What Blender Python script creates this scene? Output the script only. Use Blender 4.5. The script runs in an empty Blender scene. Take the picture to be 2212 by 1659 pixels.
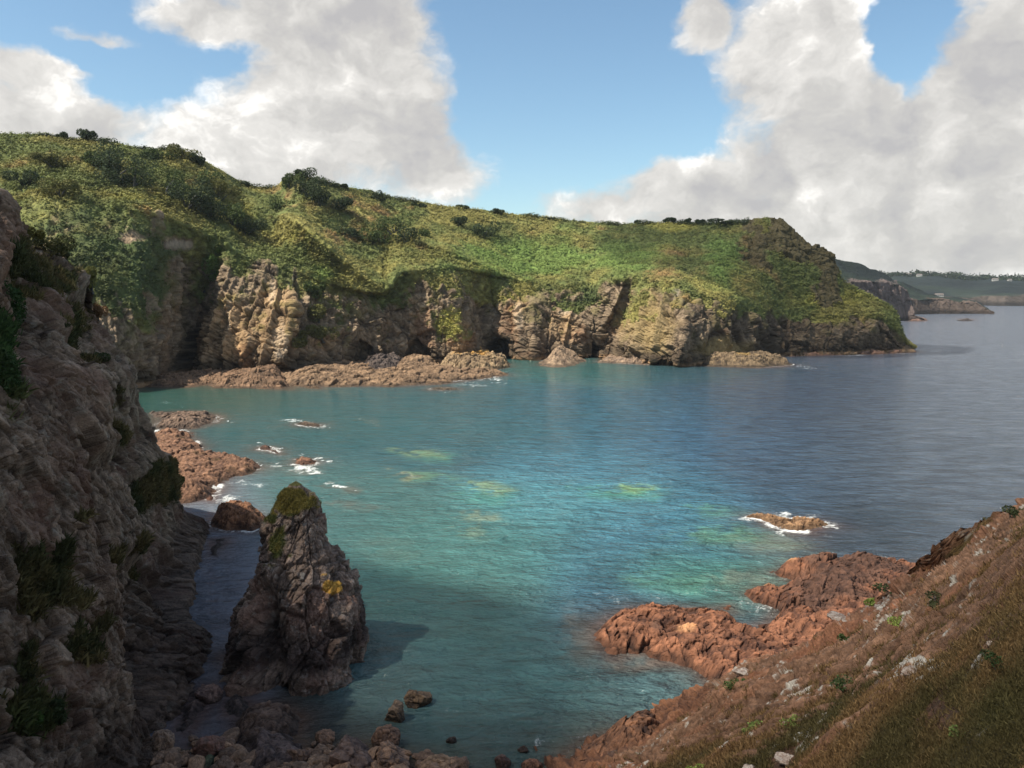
import bpy, math, random
import numpy as np
from mathutils import Vector
rng = np.random.default_rng(7); random.seed(7)
sc = bpy.context.scene
COL = sc.collection
R = math.radians

# ------------------------------------------------------------ camera
H = 50.0; FPX = 1736.0; PITCH = R(6.5)
cd = bpy.data.cameras.new('camera'); cam = bpy.data.objects.new('camera', cd); COL.objects.link(cam)
cam.location = (0, 0, H); cam.rotation_euler = (R(90) - PITCH, 0, 0)
cd.sensor_width = 36; cd.lens = 36 * FPX / 2212.0; cd.clip_start = 0.3; cd.clip_end = 60000
sc.camera = cam
sc.view_settings.view_transform = 'Standard'; sc.view_settings.look = 'None'
sc.view_settings.exposure = 0.85; sc.view_settings.gamma = 1.0
sc.render.resolution_x = 1024; sc.render.resolution_y = 768
cy = sc.cycles
cy.max_bounces = 5; cy.diffuse_bounces = 2; cy.glossy_bounces = 3; cy.transparent_max_bounces = 6

def ray(px, py):
    a = (np.asarray(px, float) - 1106) / FPX; b = (829.5 - np.asarray(py, float)) / FPX
    cp, sp = math.cos(PITCH), math.sin(PITCH)
    return np.stack(np.broadcast_arrays(a, cp + b * sp, -sp + b * cp), -1)
def P(px, py, Y):
    d = ray(px, py); k = np.asarray(Y, float) / d[..., 1]
    return d * k[..., None] + np.array([0, 0, H])
def WL(px, py, z=0.0):
    d = ray(px, py); k = (z - H) / d[..., 2]
    return d * k[..., None] + np.array([0, 0, H])
def proj(p):
    v = p - np.array([0, 0, H]); cp, sp = math.cos(PITCH), math.sin(PITCH)
    f = v[..., 1] * cp - v[..., 2] * sp; u = v[..., 1] * sp + v[..., 2] * cp
    f = np.where(f < .1, .1, f)
    return 1106 + FPX * v[..., 0] / f, 829.5 - FPX * u / f

# ------------------------------------------------------------ sun
SUN_EL = R(54); SUN_BACK = R(22)
sdir = Vector((-math.cos(SUN_EL) * math.cos(SUN_BACK), -math.cos(SUN_EL) * math.sin(SUN_BACK), math.sin(SUN_EL)))
ld = bpy.data.lights.new('sun', 'SUN'); ld.energy = 4.2; ld.angle = R(0.53); ld.color = (1, .92, .78)
lo = bpy.data.objects.new('sun', ld); COL.objects.link(lo); lo.rotation_euler = sdir.to_track_quat('Z', 'Y').to_euler()

# ------------------------------------------------------------ world
W = bpy.data.worlds.new('World'); sc.world = W; W.use_nodes = True
nt = W.node_tree; nt.nodes.clear()
class NB:
    def __init__(s, nt): s.nt = nt
    def n(s, t, **kw):
        o = s.nt.nodes.new(t)
        for k, v in kw.items(): setattr(o, k, v)
        return o
    def link(s, a, b):
        if a is None: return
        if hasattr(a, 'is_output') or hasattr(a, 'links'): s.nt.links.new(a, b)
        else: b.default_value = a
    def m(s, op, a, b=None, c=None, clamp=False):
        o = s.n('ShaderNodeMath', operation=op); o.use_clamp = clamp
        s.link(a, o.inputs[0]); s.link(b, o.inputs[1]); s.link(c, o.inputs[2]); return o.outputs[0]
    def ss(s, v, lo, hi, a=0., b=1.):
        o = s.n('ShaderNodeMapRange', interpolation_type='SMOOTHSTEP')
        s.link(v, o.inputs[0]); s.link(lo, o.inputs[1]); s.link(hi, o.inputs[2]); s.link(a, o.inputs[3]); s.link(b, o.inputs[4]); return o.outputs[0]
    def noise(s, vec, scale, detail=5, rough=.55, dist=0.0, color=False):
        o = s.n('ShaderNodeTexNoise'); s.link(vec, o.inputs['Vector']); o.inputs['Scale'].default_value = scale
        o.inputs['Detail'].default_value = detail; o.inputs['Roughness'].default_value = rough; o.inputs['Distortion'].default_value = dist
        return o.outputs['Color' if color else 'Fac']
    def mix(s, f, a, b, bt='MIX'):
        o = s.n('ShaderNodeMix', data_type='RGBA', blend_type=bt)
        s.link(f, o.inputs[0]); s.link(a, o.inputs[6]); s.link(b, o.inputs[7]); return o.outputs[2]
    def comb(s, x, y, z):
        o = s.n('ShaderNodeCombineXYZ'); s.link(x, o.inputs[0]); s.link(y, o.inputs[1]); s.link(z, o.inputs[2]); return o.outputs[0]
    def vm(s, op, a, b=None, sc_=None):
        o = s.n('ShaderNodeVectorMath', operation=op); s.link(a, o.inputs[0])
        if b is not None: s.link(b, o.inputs[1])
        if sc_ is not None: o.inputs[3].default_value = sc_
        return o.outputs[0]
w = NB(nt)
sky = w.n('ShaderNodeTexSky', sky_type='NISHITA'); sky.sun_disc = False; sky.sun_elevation = SUN_EL
sky.sun_rotation = math.atan2(sdir.x, sdir.y); sky.air_density = 1.0; sky.dust_density = .6; sky.ozone_density = 1.6; sky.altitude = 50
tc = w.n('ShaderNodeTexCoord'); sx = w.n('ShaderNodeSeparateXYZ'); w.link(tc.outputs['Generated'], sx.inputs[0])
az = w.m('ARCTAN2', sx.outputs[0], sx.outputs[1]); el = w.m('ARCSINE', sx.outputs[2])
p0 = w.comb(az, w.m('MULTIPLY', el, 1.25), 0.0)
wn = w.noise(p0, 7.0, 5, .6, color=True)
p1 = w.vm('ADD', p0, w.vm('SCALE', w.vm('SUBTRACT', wn, (.5, .5, .5)), sc_=.11))
s1 = w.n('ShaderNodeSeparateXYZ'); w.link(p1, s1.inputs[0]); ax, ey = s1.outputs[0], s1.outputs[1]
def azel(px, py):
    d = ray(px, py); d = d / np.linalg.norm(d); return math.atan2(d[0], d[1]), math.asin(d[2]) * 1.25
blobs = [ # px, py, rx, ry, weight (+ cloud, - hole)
 (700, 60, 330, 190, 1), (760, 250, 300, 170, 1), (930, 370, 190, 110, .9), (540, 340, 230, 120, 1), (430, 20, 130, 60, .8),
 (90, 255, 270, 90, 1), (60, 150, 150, 50, .8), (230, 70, 110, 24, .6), (110, 140, 190, 24, .8),
 (1720, 120, 190, 190, 1), (1530, 30, 80, 70, .9), (1860, 350, 330, 190, 1.1), (1430, 400, 250, 110, 1.0), (2130, 260, 230, 260, 1.1),
 (2190, 40, 110, 110, .9), (2000, 520, 500, 130, 1.1), (1330, 450, 230, 90, .9), (1550, 470, 300, 90, 1.0), (2600, 300, 400, 300, 1), (-400, 200, 350, 200, 1), (1500, -500, 500, 250, 1), (400, -600, 500, 250, 1)]
dens = None
for (bx, by, rx, ry, wt) in blobs:
    A, E = azel(bx, by); rx /= 1800.; ry /= 1450.
    dx = w.m('MULTIPLY', w.m('SUBTRACT', ax, A), 1 / rx); dy = w.m('MULTIPLY', w.m('SUBTRACT', ey, E), 1 / ry)
    r2 = w.m('ADD', w.m('MULTIPLY', dx, dx), w.m('MULTIPLY', dy, dy))
    b = w.m('MULTIPLY', w.m('SUBTRACT', 1.0, w.m('SQRT', r2)), wt)
    dens = b if dens is None else w.m('SMOOTH_MAX', dens, b, .25)
for (bx, by, rx, ry, wt) in [(1965, 70, 60, 110, 1.3), (1270, 150, 150, 260, 1.2), (500, 110, 50, 30, .8), (1470, 260, 60, 130, .8), (1030, 160, 60, 150, .6), (250, 130, 130, 70, .7)]:
    A, E = azel(bx, by); rx /= 1736.; ry /= 1400.
    dx = w.m('MULTIPLY', w.m('SUBTRACT', ax, A), 1 / rx); dy = w.m('MULTIPLY', w.m('SUBTRACT', ey, E), 1 / ry)
    r2 = w.m('ADD', w.m('MULTIPLY', dx, dx), w.m('MULTIPLY', dy, dy))
    hb = w.m('MULTIPLY', w.m('EXPONENT', w.m('MULTIPLY', r2, -1.0)), wt)
    dens = w.m('SUBTRACT', dens, w.m('MULTIPLY', hb, .75))
# broken cloud elsewhere in the sky (behind and above)
gen = w.m('MULTIPLY', w.m('SUBTRACT', w.noise(tc.outputs['Generated'], 2.2, 4, .5), .5), 2.4)
back = w.ss(sx.outputs[1], .55, .25)
dens = w.m('ADD', w.m('MULTIPLY', dens, w.m('SUBTRACT', 1.0, back)), w.m('MULTIPLY', gen, back))
def cn(off):
    v = w.vm('ADD', p1, off)
    return w.m('ADD', w.m('MULTIPLY', w.noise(v, 8.5, 10, .56), .75), w.m('ADD', w.m('MULTIPLY', w.noise(v, 2.6, 3, .5), .35), w.m('MULTIPLY', w.noise(v, 24, 6, .6), .16)))
n1 = cn((0, 0, 0)); n2 = cn((-.022, .03, 0))
a_ = w.m('ADD', dens, w.m('MULTIPLY', w.m('SUBTRACT', n1, .63), 1.8))
alpha = w.ss(a_, -.06, .36)
lit = w.m('ADD', w.m('MULTIPLY', w.m('SUBTRACT', n1, n2), 2.7), .62)
lit = w.m('SUBTRACT', lit, w.m('MULTIPLY', a_, .20))
lit = w.m('ADD', lit, w.m('MULTIPLY', w.m('SUBTRACT', w.noise(p1, 3.3, 3, .5), .5), .9), clamp=True)
for (bx, by, rx, ry, wt) in [(2160, 130, 110, 90, .34), (2120, 490, 240, 70, .34), (1760, 300, 170, 90, .35), (760, 30, 200, 70, .3), (830, 300, 170, 90, .25), (100, 280, 160, 40, .2), (1500, 420, 200, 50, .2)]:
    A, E = azel(bx, by); dx = w.m('MULTIPLY', w.m('SUBTRACT', ax, A), 1736. / rx); dy = w.m('MULTIPLY', w.m('SUBTRACT', ey, E), 1400. / ry)
    hb = w.m('EXPONENT', w.m('MULTIPLY', w.m('ADD', w.m('MULTIPLY', dx, dx), w.m('MULTIPLY', dy, dy)), -1.0)); lit = w.m('SUBTRACT', lit, w.m('MULTIPLY', hb, wt))
cr = w.n('ShaderNodeValToRGB'); w.link(lit, cr.inputs[0]); e = cr.color_ramp.elements
e[0].position = 0; e[0].color = (.38, .37, .37, 1); e[1].position = .95; e[1].color = (1.0, .97, .92, 1)
for p_, c_ in ((.30, (.46, .445, .425, 1)), (.62, (.60, .58, .55, 1))):
    x = e.new(p_); x.color = c_
bg1 = w.n('ShaderNodeBackground'); tint = w.mix(1.0, sky.outputs[0], (.92, 1.02, .98, 1), 'MULTIPLY')
w.link(tint, bg1.inputs[0]); bg1.inputs[1].default_value = .090
bg2 = w.n('ShaderNodeBackground'); w.link(cr.outputs[0], bg2.inputs[0]); bg2.inputs[1].default_value = .80
ms = w.n('ShaderNodeMixShader'); w.link(w.m('MULTIPLY', alpha, .97), ms.inputs[0]); w.link(bg1.outputs[0], ms.inputs[1]); w.link(bg2.outputs[0], ms.inputs[2])
ow = w.n('ShaderNodeOutputWorld'); w.link(ms.outputs[0], ow.inputs[0])

# ------------------------------------------------------------ numpy noise
def _h(i, j, k, s):
    U = np.uint32
    n = i.astype(U) * U(374761393) + j.astype(U) * U(668265263) + k.astype(U) * U(1274126177) + U((s * 974634777) & 0xffffffff)
    n = (n ^ (n >> U(13))) * U(1274126177)
    n = (n ^ (n >> U(16))) * U(2246822519)
    return n ^ (n >> U(15))
def hf(i, j, k, s): return _h(i, j, k, s).astype(np.float32) * np.float32(1 / 4294967295.0)
def vnoise(p, s=0):
    q = np.floor(p).astype(np.int32); f = p - q; f = f.astype(np.float32); u = f * f * f * (f * (f * 6 - 15) + 10)
    r = 0
    for a in (0, 1):
        wa = u[..., 0] if a else 1 - u[..., 0]
        for b in (0, 1):
            wb = u[..., 1] if b else 1 - u[..., 1]
            for c in (0, 1):
                wc = u[..., 2] if c else 1 - u[..., 2]
                r = r + wa * wb * wc * hf(q[..., 0] + a, q[..., 1] + b, q[..., 2] + c, s)
    return r * 2 - 1
def fbm(p, sc_, oct=4, s=0, gain=.5):
    r = 0; a = 1; t = 0; q = p / sc_
    for o in range(oct):
        r = r + a * vnoise(q + o * 17.3, s + o); t += a; a *= gain; q = q * 2.03
    return r / t
def ridged(p, sc_, oct=4, s=0):
    r = 0; a = 1; t = 0; q = p / sc_
    for o in range(oct):
        r = r + a * (1 - 2 * np.abs(vnoise(q + o * 11.1, s + o))); t += a; a *= .5; q = q * 2.1
    return r / t
def worley(p, s=0):
    q = np.floor(p).astype(np.int32); n = p.shape[0]; fr = (p - q).astype(np.float32); F = np.float32
    f1 = np.full(n, 9., F); f2 = np.full(n, 9., F); cv = np.zeros(n, F); tl = np.zeros(n, F)
    for a in (-1, 0, 1):
        for b in (-1, 0, 1):
            for c in (-1, 0, 1):
                i, j, k = q[:, 0] + a, q[:, 1] + b, q[:, 2] + c
                h = _h(i, j, k, s)
                dx = (h & 1023).astype(F) * F(1 / 1023.) + F(a) - fr[:, 0]; dy = ((h >> 10) & 1023).astype(F) * F(1 / 1023.) + F(b) - fr[:, 1]; dz = ((h >> 20) & 1023).astype(F) * F(1 / 1023.) + F(c) - fr[:, 2]
                d = dx * dx + dy * dy + dz * dz
                nr = d < f1; h2 = (h ^ np.uint32(0x5bd1e995)) * np.uint32(2654435761); h2 = h2 ^ (h2 >> np.uint32(15))
                f2 = np.where(nr, f1, np.minimum(f2, d)); f1 = np.where(nr, d, f1)
                cv = np.where(nr, (h2 & 65535).astype(F) * F(1 / 65535.), cv)
                tl = np.where(nr, dx * (((h2 >> 16) & 255).astype(F) * F(1 / 127.5) - 1) + dz * (((h2 >> 24) & 255).astype(F) * F(1 / 127.5) - 1), tl)
    return np.sqrt(f1), np.sqrt(f2), cv, tl
def sst(x, a, b):
    t = np.clip((x - a) / (b - a), 0, 1); return t * t * (3 - 2 * t)
def strata(p, dip=(.5, 0, .85), st=1.5):
    # stretch the space so blocks become slabs lying along the dip
    d = np.array(dip); d = d / np.linalg.norm(d)
    a = p @ d; q = p - a[:, None] * d
    return q + (a / st)[:, None] * d
def rockdisp(p, size, s=0, dip=(-.45, .1, .9), st=1.5, wp=.25, rg=.26, ck=1.0):
    """fractured-rock displacement: returns offset (units of size) and a tone 0..1 for each block"""
    q = strata(p, dip, st) if dip is not None else p
    q = q + wp * size * np.stack([fbm(p, size * 1.3, 2, s + 40), fbm(p, size * 1.3, 2, s + 50), fbm(p, size * 1.3, 2, s + 60)], -1)
    f1, f2, cv, tl = worley(q / size, s)
    a1, a2, cv2, tl2 = worley(q / (size * .36), s + 5)
    k1 = 1 - sst(f2 - f1, 0, .13 * ck); k2 = 1 - sst(a2 - a1, 0, .16 * ck)
    tm = 1.1 if ck == 1.0 else 1.9
    d = (cv - .5) * 1.0 + tl * tm - .45 * k1
    d2 = (cv2 - .5) * .9 + tl2 * (.9 if ck == 1.0 else 1.7) - .5 * k2
    r = ridged(p, size * 2.5, 4, s + 9)
    return .60 * d + .27 * d2 + rg * r, np.clip(.52 + (cv - .5) * .5 + (cv2 - .5) * .55 + .45 * fbm(p, size * .4, 4, s + 3) - .40 * k1 - .30 * k2, 0, 1)

# ------------------------------------------------------------ mesh helpers
def tag(o, label=None, cat=None, group=None, kind=None):
    if label: o['label'] = label
    if cat: o['category'] = cat
    if group: o['group'] = group
    if kind: o['kind'] = kind
    return o
def mkmesh(name, v, f, mat, col=None, attrs=None, smooth=True, parent=None):
    v = np.asarray(v, np.float32); f = np.asarray(f, np.int32)
    me = bpy.data.meshes.new(name); me.vertices.add(len(v)); me.vertices.foreach_set('co', v.ravel())
    k = f.shape[1]; me.loops.add(f.size); me.loops.foreach_set('vertex_index', f.ravel())
    me.polygons.add(len(f)); me.polygons.foreach_set('loop_start', np.arange(0, f.size, k, dtype=np.int32))
    me.polygons.foreach_set('loop_total', np.full(len(f), k, np.int32))
    me.update(calc_edges=True)
    me.polygons.foreach_set('use_smooth', np.full(len(f), smooth))
    if col is not None:
        a = me.color_attributes.new('Col', 'FLOAT_COLOR', 'POINT')
        c = np.ones((len(v), 4), np.float32); c[:, :3] = np.clip(col, 0, 1); a.data.foreach_set('color', c.ravel())
    for nme, arr in (attrs or {}).items():
        a = me.attributes.new(nme, 'FLOAT', 'POINT'); a.data.foreach_set('value', np.asarray(arr, np.float32))
    me.materials.append(mat)
    o = bpy.data.objects.new(name, me); COL.objects.link(o)
    if parent: o.parent = parent
    return o
def grid_faces(nr, nc, flip=False):
    i = np.arange(nr - 1)[:, None] * nc + np.arange(nc - 1)[None]
    f = np.stack([i, i + 1, i + nc + 1, i + nc], -1).reshape(-1, 4)
    return f[:, ::-1] if flip else f
def grid_normals(g):
    du = np.gradient(g, axis=1); dv = np.gradient(g, axis=0)
    n = np.cross(du, dv); return n / (np.linalg.norm(n, axis=-1, keepdims=True) + 1e-9)
def smooth1(a, k, axis=0):
    if k < 1: return a
    x = np.arange(-3 * k, 3 * k + 1); g = np.exp(-x * x / (2. * k * k)); g /= g.sum()
    a = np.moveaxis(a, axis, 0); pad = [(3 * k, 3 * k)] + [(0, 0)] * (a.ndim - 1)
    b = np.pad(a, pad, mode='edge'); r = sum(g[i] * b[i:i + len(a)] for i in range(len(g)))
    return np.moveaxis(r, 0, axis)
def tab(x, keys, ks=0):
    k = np.array(keys, float); r = np.interp(x, k[:, 0], k[:, 1])
    return smooth1(r, ks) if ks else r
def lerp(a, b, t): return a + (b - a) * t
def C(*c): return np.array(c, float)
def mixc(a, b, t): return a + (b - a) * np.asarray(t)[..., None]

def poly_sd(X, Y, poly):
    """signed distance, positive inside"""
    p = np.array(poly); ins = np.zeros(X.shape, bool); d = np.full(X.shape, 1e9)
    for i in range(len(p)):
        x0, y0 = p[i]; x1, y1 = p[(i + 1) % len(p)]
        t = np.clip(((X - x0) * (x1 - x0) + (Y - y0) * (y1 - y0)) / ((x1 - x0) ** 2 + (y1 - y0) ** 2 + 1e-9), 0, 1)
        d = np.minimum(d, np.hypot(X - x0 - t * (x1 - x0), Y - y0 - t * (y1 - y0)))
        c_ = ((y0 > Y) != (y1 > Y)) & (X < (x1 - x0) * (Y - y0) / (y1 - y0 + 1e-12) + x0); ins ^= c_
    return np.where(ins, d, -d)
# ------------------------------------------------------------ materials
def earth_mat(name, bump=.5, bscale=1.0, rough=.9, var=.35, spec=.2, vscale=1.0):
    m = bpy.data.materials.new(name); m.use_nodes = True; t = m.node_tree; t.nodes.clear(); b = NB(t)
    g = b.n('ShaderNodeNewGeometry').outputs['Position']
    at = b.n('ShaderNodeAttribute', attribute_name='Col').outputs['Color']
    n1 = b.noise(g, 1.7 * vscale, 6, .65); n2 = b.noise(g, .35 * vscale, 4, .6)
    k = b.m('ADD', b.m('MULTIPLY', b.m('SUBTRACT', n1, .5), var * 3.4), b.m('MULTIPLY', b.m('SUBTRACT', n2, .5), var * 1.6))
    k = b.m('ADD', k, 1.0)
    kc = b.comb(k, k, k); c = b.mix(1.0, at, kc, 'MULTIPLY')
    vor = b.n('ShaderNodeTexVoronoi', feature='DISTANCE_TO_EDGE'); vor.inputs['Scale'].default_value = 1.1 * bscale
    b.link(b.vm('ADD', g, b.vm('SCALE', b.noise(g, 1.3 * bscale, 3, .6, color=True), sc_=.8)), vor.inputs['Vector'])
    hgt = b.m('ADD', b.m('MULTIPLY', b.ss(vor.outputs[0], 0., .12), .35), b.m('MULTIPLY', b.noise(g, 2.4 * bscale, 8, .68), 1.2))
    bp = b.n('ShaderNodeBump'); bp.inputs['Strength'].default_value = bump; bp.inputs['Distance'].default_value = .5 / bscale; b.link(hgt, bp.inputs['Height'])
    pr = b.n('ShaderNodeBsdfPrincipled'); b.link(c, pr.inputs['Base Color']); pr.inputs['Roughness'].default_value = rough
    pr.inputs['Specular IOR Level'].default_value = spec; b.link(bp.outputs[0], pr.inputs['Normal'])
    o = b.n('ShaderNodeOutputMaterial'); b.link(pr.outputs[0], o.inputs[0]); return m
def leaf_mat(name):
    m = bpy.data.materials.new(name); m.use_nodes = True; t = m.node_tree; t.nodes.clear(); b = NB(t)
    at = b.n('ShaderNodeAttribute', attribute_name='Col').outputs['Color']
    g = b.n('ShaderNodeNewGeometry').outputs['Position']
    k = b.m('ADD', b.m('MULTIPLY', b.m('SUBTRACT', b.noise(g, 2.5, 3, .6), .5), 1.0), 1.0)
    c = b.mix(1.0, at, b.comb(k, k, k), 'MULTIPLY')
    pr = b.n('ShaderNodeBsdfPrincipled'); b.link(c, pr.inputs['Base Color']); pr.inputs['Roughness'].default_value = .75; pr.inputs['Specular IOR Level'].default_value = .15
    tr = b.n('ShaderNodeBsdfTranslucent'); b.link(c, tr.inputs[0])
    mx = b.n('ShaderNodeMixShader'); mx.inputs[0].default_value = .2; b.link(pr.outputs[0], mx.inputs[1]); b.link(tr.outputs[0], mx.inputs[2])
    o = b.n('ShaderNodeOutputMaterial'); b.link(mx.outputs[0], o.inputs[0]); return m
M_FAR = earth_mat('cliff_and_turf_far', .5, .22, var=.30, vscale=.35)
M_NEAR = earth_mat('cliff_rock_near', .75, 1.3, var=.36, vscale=1.3)
M_ROCK = earth_mat('shore_rock', .55, .8, rough=.8, var=.34, spec=.3)
M_BOULD = earth_mat('boulder_rock', .5, 1.4, rough=.7, var=.34, spec=.35)
M_SLOPE = earth_mat('slope_soil', .8, 2.2, var=.42, vscale=2.2)
M_LEAF = leaf_mat('leaves')
M_HAZY = earth_mat('distant_coast', .35, .06, var=.25, vscale=.06)

# ------------------------------------------------------------ foliage builders
def quads_at(cent, size, nrm=None, flat=.0, aspect=1.0):
    """one randomly turned quad (leaf spray) at every centre"""
    n = len(cent); a = rng.normal(size=(n, 3)); a /= np.linalg.norm(a, axis=1, keepdims=True)
    if nrm is not None:
        a = a * (1 - flat) + nrm * flat; a /= np.linalg.norm(a, axis=1, keepdims=True)
    b = np.cross(a, rng.normal(size=(n, 3))); b /= np.linalg.norm(b, axis=1, keepdims=True); c = np.cross(a, b)
    s = (size * rng.uniform(.6, 1.3, n))[:, None] * .5
    v = np.stack([cent - b * s * 1.0, cent + c * s * .7 * aspect, cent + b * s * 1.1, cent - c * s * .6 * aspect], 1).reshape(-1, 3)
    return v, np.arange(4 * n).reshape(-1, 4)
def rep_col(c, k): return np.repeat(c, k, axis=0)

def make_bush(name, base, rx, rz, n, col, seed, leaf=.5, stem=True, mat=None):
    """bush standing at base: uneven crown of leaf sprays over a short branching stem"""
    r = np.random.default_rng(seed)
    k = r.integers(5, 9); lob = np.stack([r.normal(0, .42, k), r.normal(0, .42, k), r.uniform(.35, .95, k)], -1); lr = r.uniform(.28, .5, k)
    which = r.integers(0, k, n); d = r.normal(size=(n, 3)); d /= np.linalg.norm(d, axis=1, keepdims=True)
    rad = lr[which] * r.uniform(.55, 1.05, n) ** .6
    p = lob[which] + d * rad[:, None]
    ok = p[:, 2] > .02; p = p[ok]; d = d[ok]; which = which[ok]
    pts = p * np.array([rx, rx, rz])
    v, f = quads_at(pts, np.full(len(pts), leaf), d, .35)
    cc = col[None] * (r.uniform(.7, 1.35, len(pts)) * (.8 + .4 * lr[which] / .5))[:, None]
    cc = mixc(cc, np.broadcast_to(C(.11, .105, .035), cc.shape), r.uniform(0, .3, len(pts)) ** 1.5)
    root = bpy.data.objects.new(name, None); COL.objects.link(root); root.location = base
    mkmesh('crown', v, f, mat or M_LEAF, rep_col(cc, 4), smooth=False, parent=root)
    if stem:
        vs, fs = [], []
        for j in range(5):
            tip = lob[j % k] * np.array([rx, rx, rz]) ; a = r.uniform(0, 6.28); b0 = np.array([.08 * rx * math.cos(a), .08 * rx * math.sin(a), -.4])
            for t_, rr in ((0, .05), (.5, .035), (1, .012)):
                c0 = b0 + (tip - b0) * t_ + (np.array([0, 0, .12 * rz]) if t_ == .5 else 0)
                for q in range(5): vs.append(c0 + rr * rx * np.array([math.cos(q * 1.2566), math.sin(q * 1.2566), 0]))
            o = len(vs) - 15
            for l in (0, 5):
                for q in range(5): fs.append([o + l + q, o + l + (q + 1) % 5, o + l + 5 + (q + 1) % 5, o + l + 5 + q])
        mkmesh('stem', vs, fs, M_BOULD, np.full((len(vs), 3), .07), parent=root)
    return root
# ============================================================ HILLSIDE (far side of the cove, out to the headland)
NC = 1500
px = np.linspace(-260, 1975, NC)
yw = tab(px, [(-260, 850), (0, 846), (300, 838), (360, 822), (430, 812), (600, 806), (870, 792), (1060, 778), (1110, 776), (1280, 777), (1300, 781), (1480, 788), (1560, 786), (1690, 770), (1820, 766), (1975, 761)], 6)
yb = tab(px, [(-260, 470), (0, 462), (49, 454), (113, 426), (181, 428), (211, 447), (321, 458), (415, 492), (483, 522), (529, 556), (623, 583), (736, 620), (795, 632), (835, 633), (860, 590), (962, 577), (988, 580), (1062, 590), (1158, 616), (1238, 613), (1345, 600), (1370, 600), (1455, 607), (1491, 635), (1578, 648), (1656, 671), (1748, 690), (1817, 682), (1885, 678), (1931, 695), (1950, 736), (1975, 755)], 4)
yr = tab(px, [(-260, 290), (0, 289), (100, 291), (150, 299), (250, 309), (330, 326), (360, 320), (400, 326), (430, 344), (470, 367), (520, 396), (560, 405), (600, 404), (615, 386), (645, 380), (690, 390), (740, 404), (800, 413), (850, 426), (950, 445), (1100, 461), (1220, 475), (1330, 485), (1440, 481), (1500, 483), (1600, 481), (1625, 474), (1656, 468), (1684, 472), (1716, 500), (1755, 528), (1794, 547), (1810, 575), (1817, 607), (1850, 625), (1886, 643), (1931, 667), (1940, 700), (1950, 733), (1975, 753)], 3)
YW = WL(px, yw)[:, 1]
YB = YW + tab(px, [(-260, 40), (150, 60), (300, 60), (430, 34), (600, 28), (870, 30), (1100, 34), (1300, 46), (1480, 26), (1700, 30), (1885, 14), (1935, 6), (1975, 3)], 20)
YR = tab(px, [(-260, 600), (0, 610), (300, 620), (470, 640), (520, 690), (600, 700), (640, 668), (700, 680), (850, 740), (1100, 780), (1300, 795), (1480, 780), (1600, 752), (1670, 735), (1755, 722), (1817, 712), (1886, 706), (1931, 702), (1950, 699), (1975, 698)], 6)
YR = np.maximum(YR, YB + 3)
TK = 1.45
toff = [(-260, -40), (60, -34), (200, -22), (290, -8), (335, 6), (372, 28), (425, 32), (434, 4), (520, -8), (610, -18), (640, -8), (760, 8), (860, 16), (885, 16), (940, 4), (1002, -9), (1012, -4), (1060, 14), (1088, 17), (1102, 4), (1132, -7), (1152, -9), (1175, 2), (1240, 8), (1292, 26), (1318, 26), (1332, 4), (1400, -12), (1462, -20), (1490, -8), (1600, 2), (1700, 6), (1800, -2), (1900, 2), (1975, 0)]
tlean = [(-260, 0), (400, 30), (430, 60), (600, 50), (640, 10), (860, -35), (1100, -35), (1170, 10), (1280, 55), (1340, 70), (1470, 30), (1600, 0), (1975, 0)]
n1_, n2_, n3_ = 230, 300, 36
rows = []; vv = []
W0 = WL(px, yw)
a = W0.copy(); a[:, 2] = -5; a[:, 1] -= 3; rows.append(a); vv.append(-1)
def cliff_row(t):
    lean = tab(px, tlean); wgt = math.sin(math.pi * min(1, .25 + t * .75)) * .55 + .45 * (1 - t)
    off = TK * tab(px - lean * (t ** 1.0), toff, 2)
    yy = lerp(yw, yb, t); prof = t ** 1.5
    Y = lerp(YW, YB, prof) + off * (wgt if t > .02 else .75)
    # keep true base at water level
    return P(px, yy, Y)
for i in range(n1_):
    t = i / n1_; q = cliff_row(t)
    rows.append(q); vv.append(t)
def slope_row(t):
    yy = lerp(yb, yr, t); Y = lerp(YB, YR, t ** .9)
    o = 0
    for (xa, xb, A, L, Rr) in ((850, 455, 44, 150, 32), (1080, 660, 32, 120, 45), (1470, 1640, 16, 120, 90), (330, 60, 16, 90, 60), (1800,1690,10,60,40)):
        q = px - lerp(xa, xb, t); o = o - A * np.where(q < 0, np.exp(q / L), np.exp(-q / Rr)) * math.sin(math.pi * min(1, .1 + t * .85))
    o = o * np.clip((YR - YB) / 60, 0, 1)
    lean = tab(px, tlean); o0 = tab(px - lean, toff, 2) * .0
    return P(px, yy, Y + o)
for i in range(n2_ + 1):
    rows.append(slope_row(i / n2_)); vv.append(1 + i / n2_)
last = rows[-1]
for i in range(1, n3_ + 1):
    t = i / n3_; b = last.copy(); s = tab(px, [(-260, 500), (1300, 420), (1600, 160), (1800, 70), (1931, 20), (1975, 4)])
    b[:, 1] += s * t; b[:, 0] += b[:, 0] / b[:, 1] * 0
    zt = tab(px, [(-260, 130), (1300, 60), (1550, -5), (1975, -5)])
    b[:, 2] = last[:, 2] + (np.minimum(zt, last[:, 2] - 6) - last[:, 2]) * (t ** 1.3); rows.append(b); vv.append(2 + t)
G = np.array(rows); vv = np.array(vv); NR = len(G)
G[1:n1_ + 40] = smooth1(G[1:n1_ + 40], 3)
V2 = np.broadcast_to(vv[:, None], (NR, NC)).ravel(); PX = np.broadcast_to(px[None], (NR, NC)).ravel()
N = grid_normals(G).reshape(-1, 3); pts = G.reshape(-1, 3)
fix = np.sign(-(N[:, 1]) + N[:, 2] * .5); fix[fix == 0] = 1
if np.mean(fix) < 0: N = -N
_, PY = proj(pts)
big = fbm(pts, 60, 4, 3); mid = fbm(pts, 16, 4, 13); fine = fbm(pts, 4, 3, 23)
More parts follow.
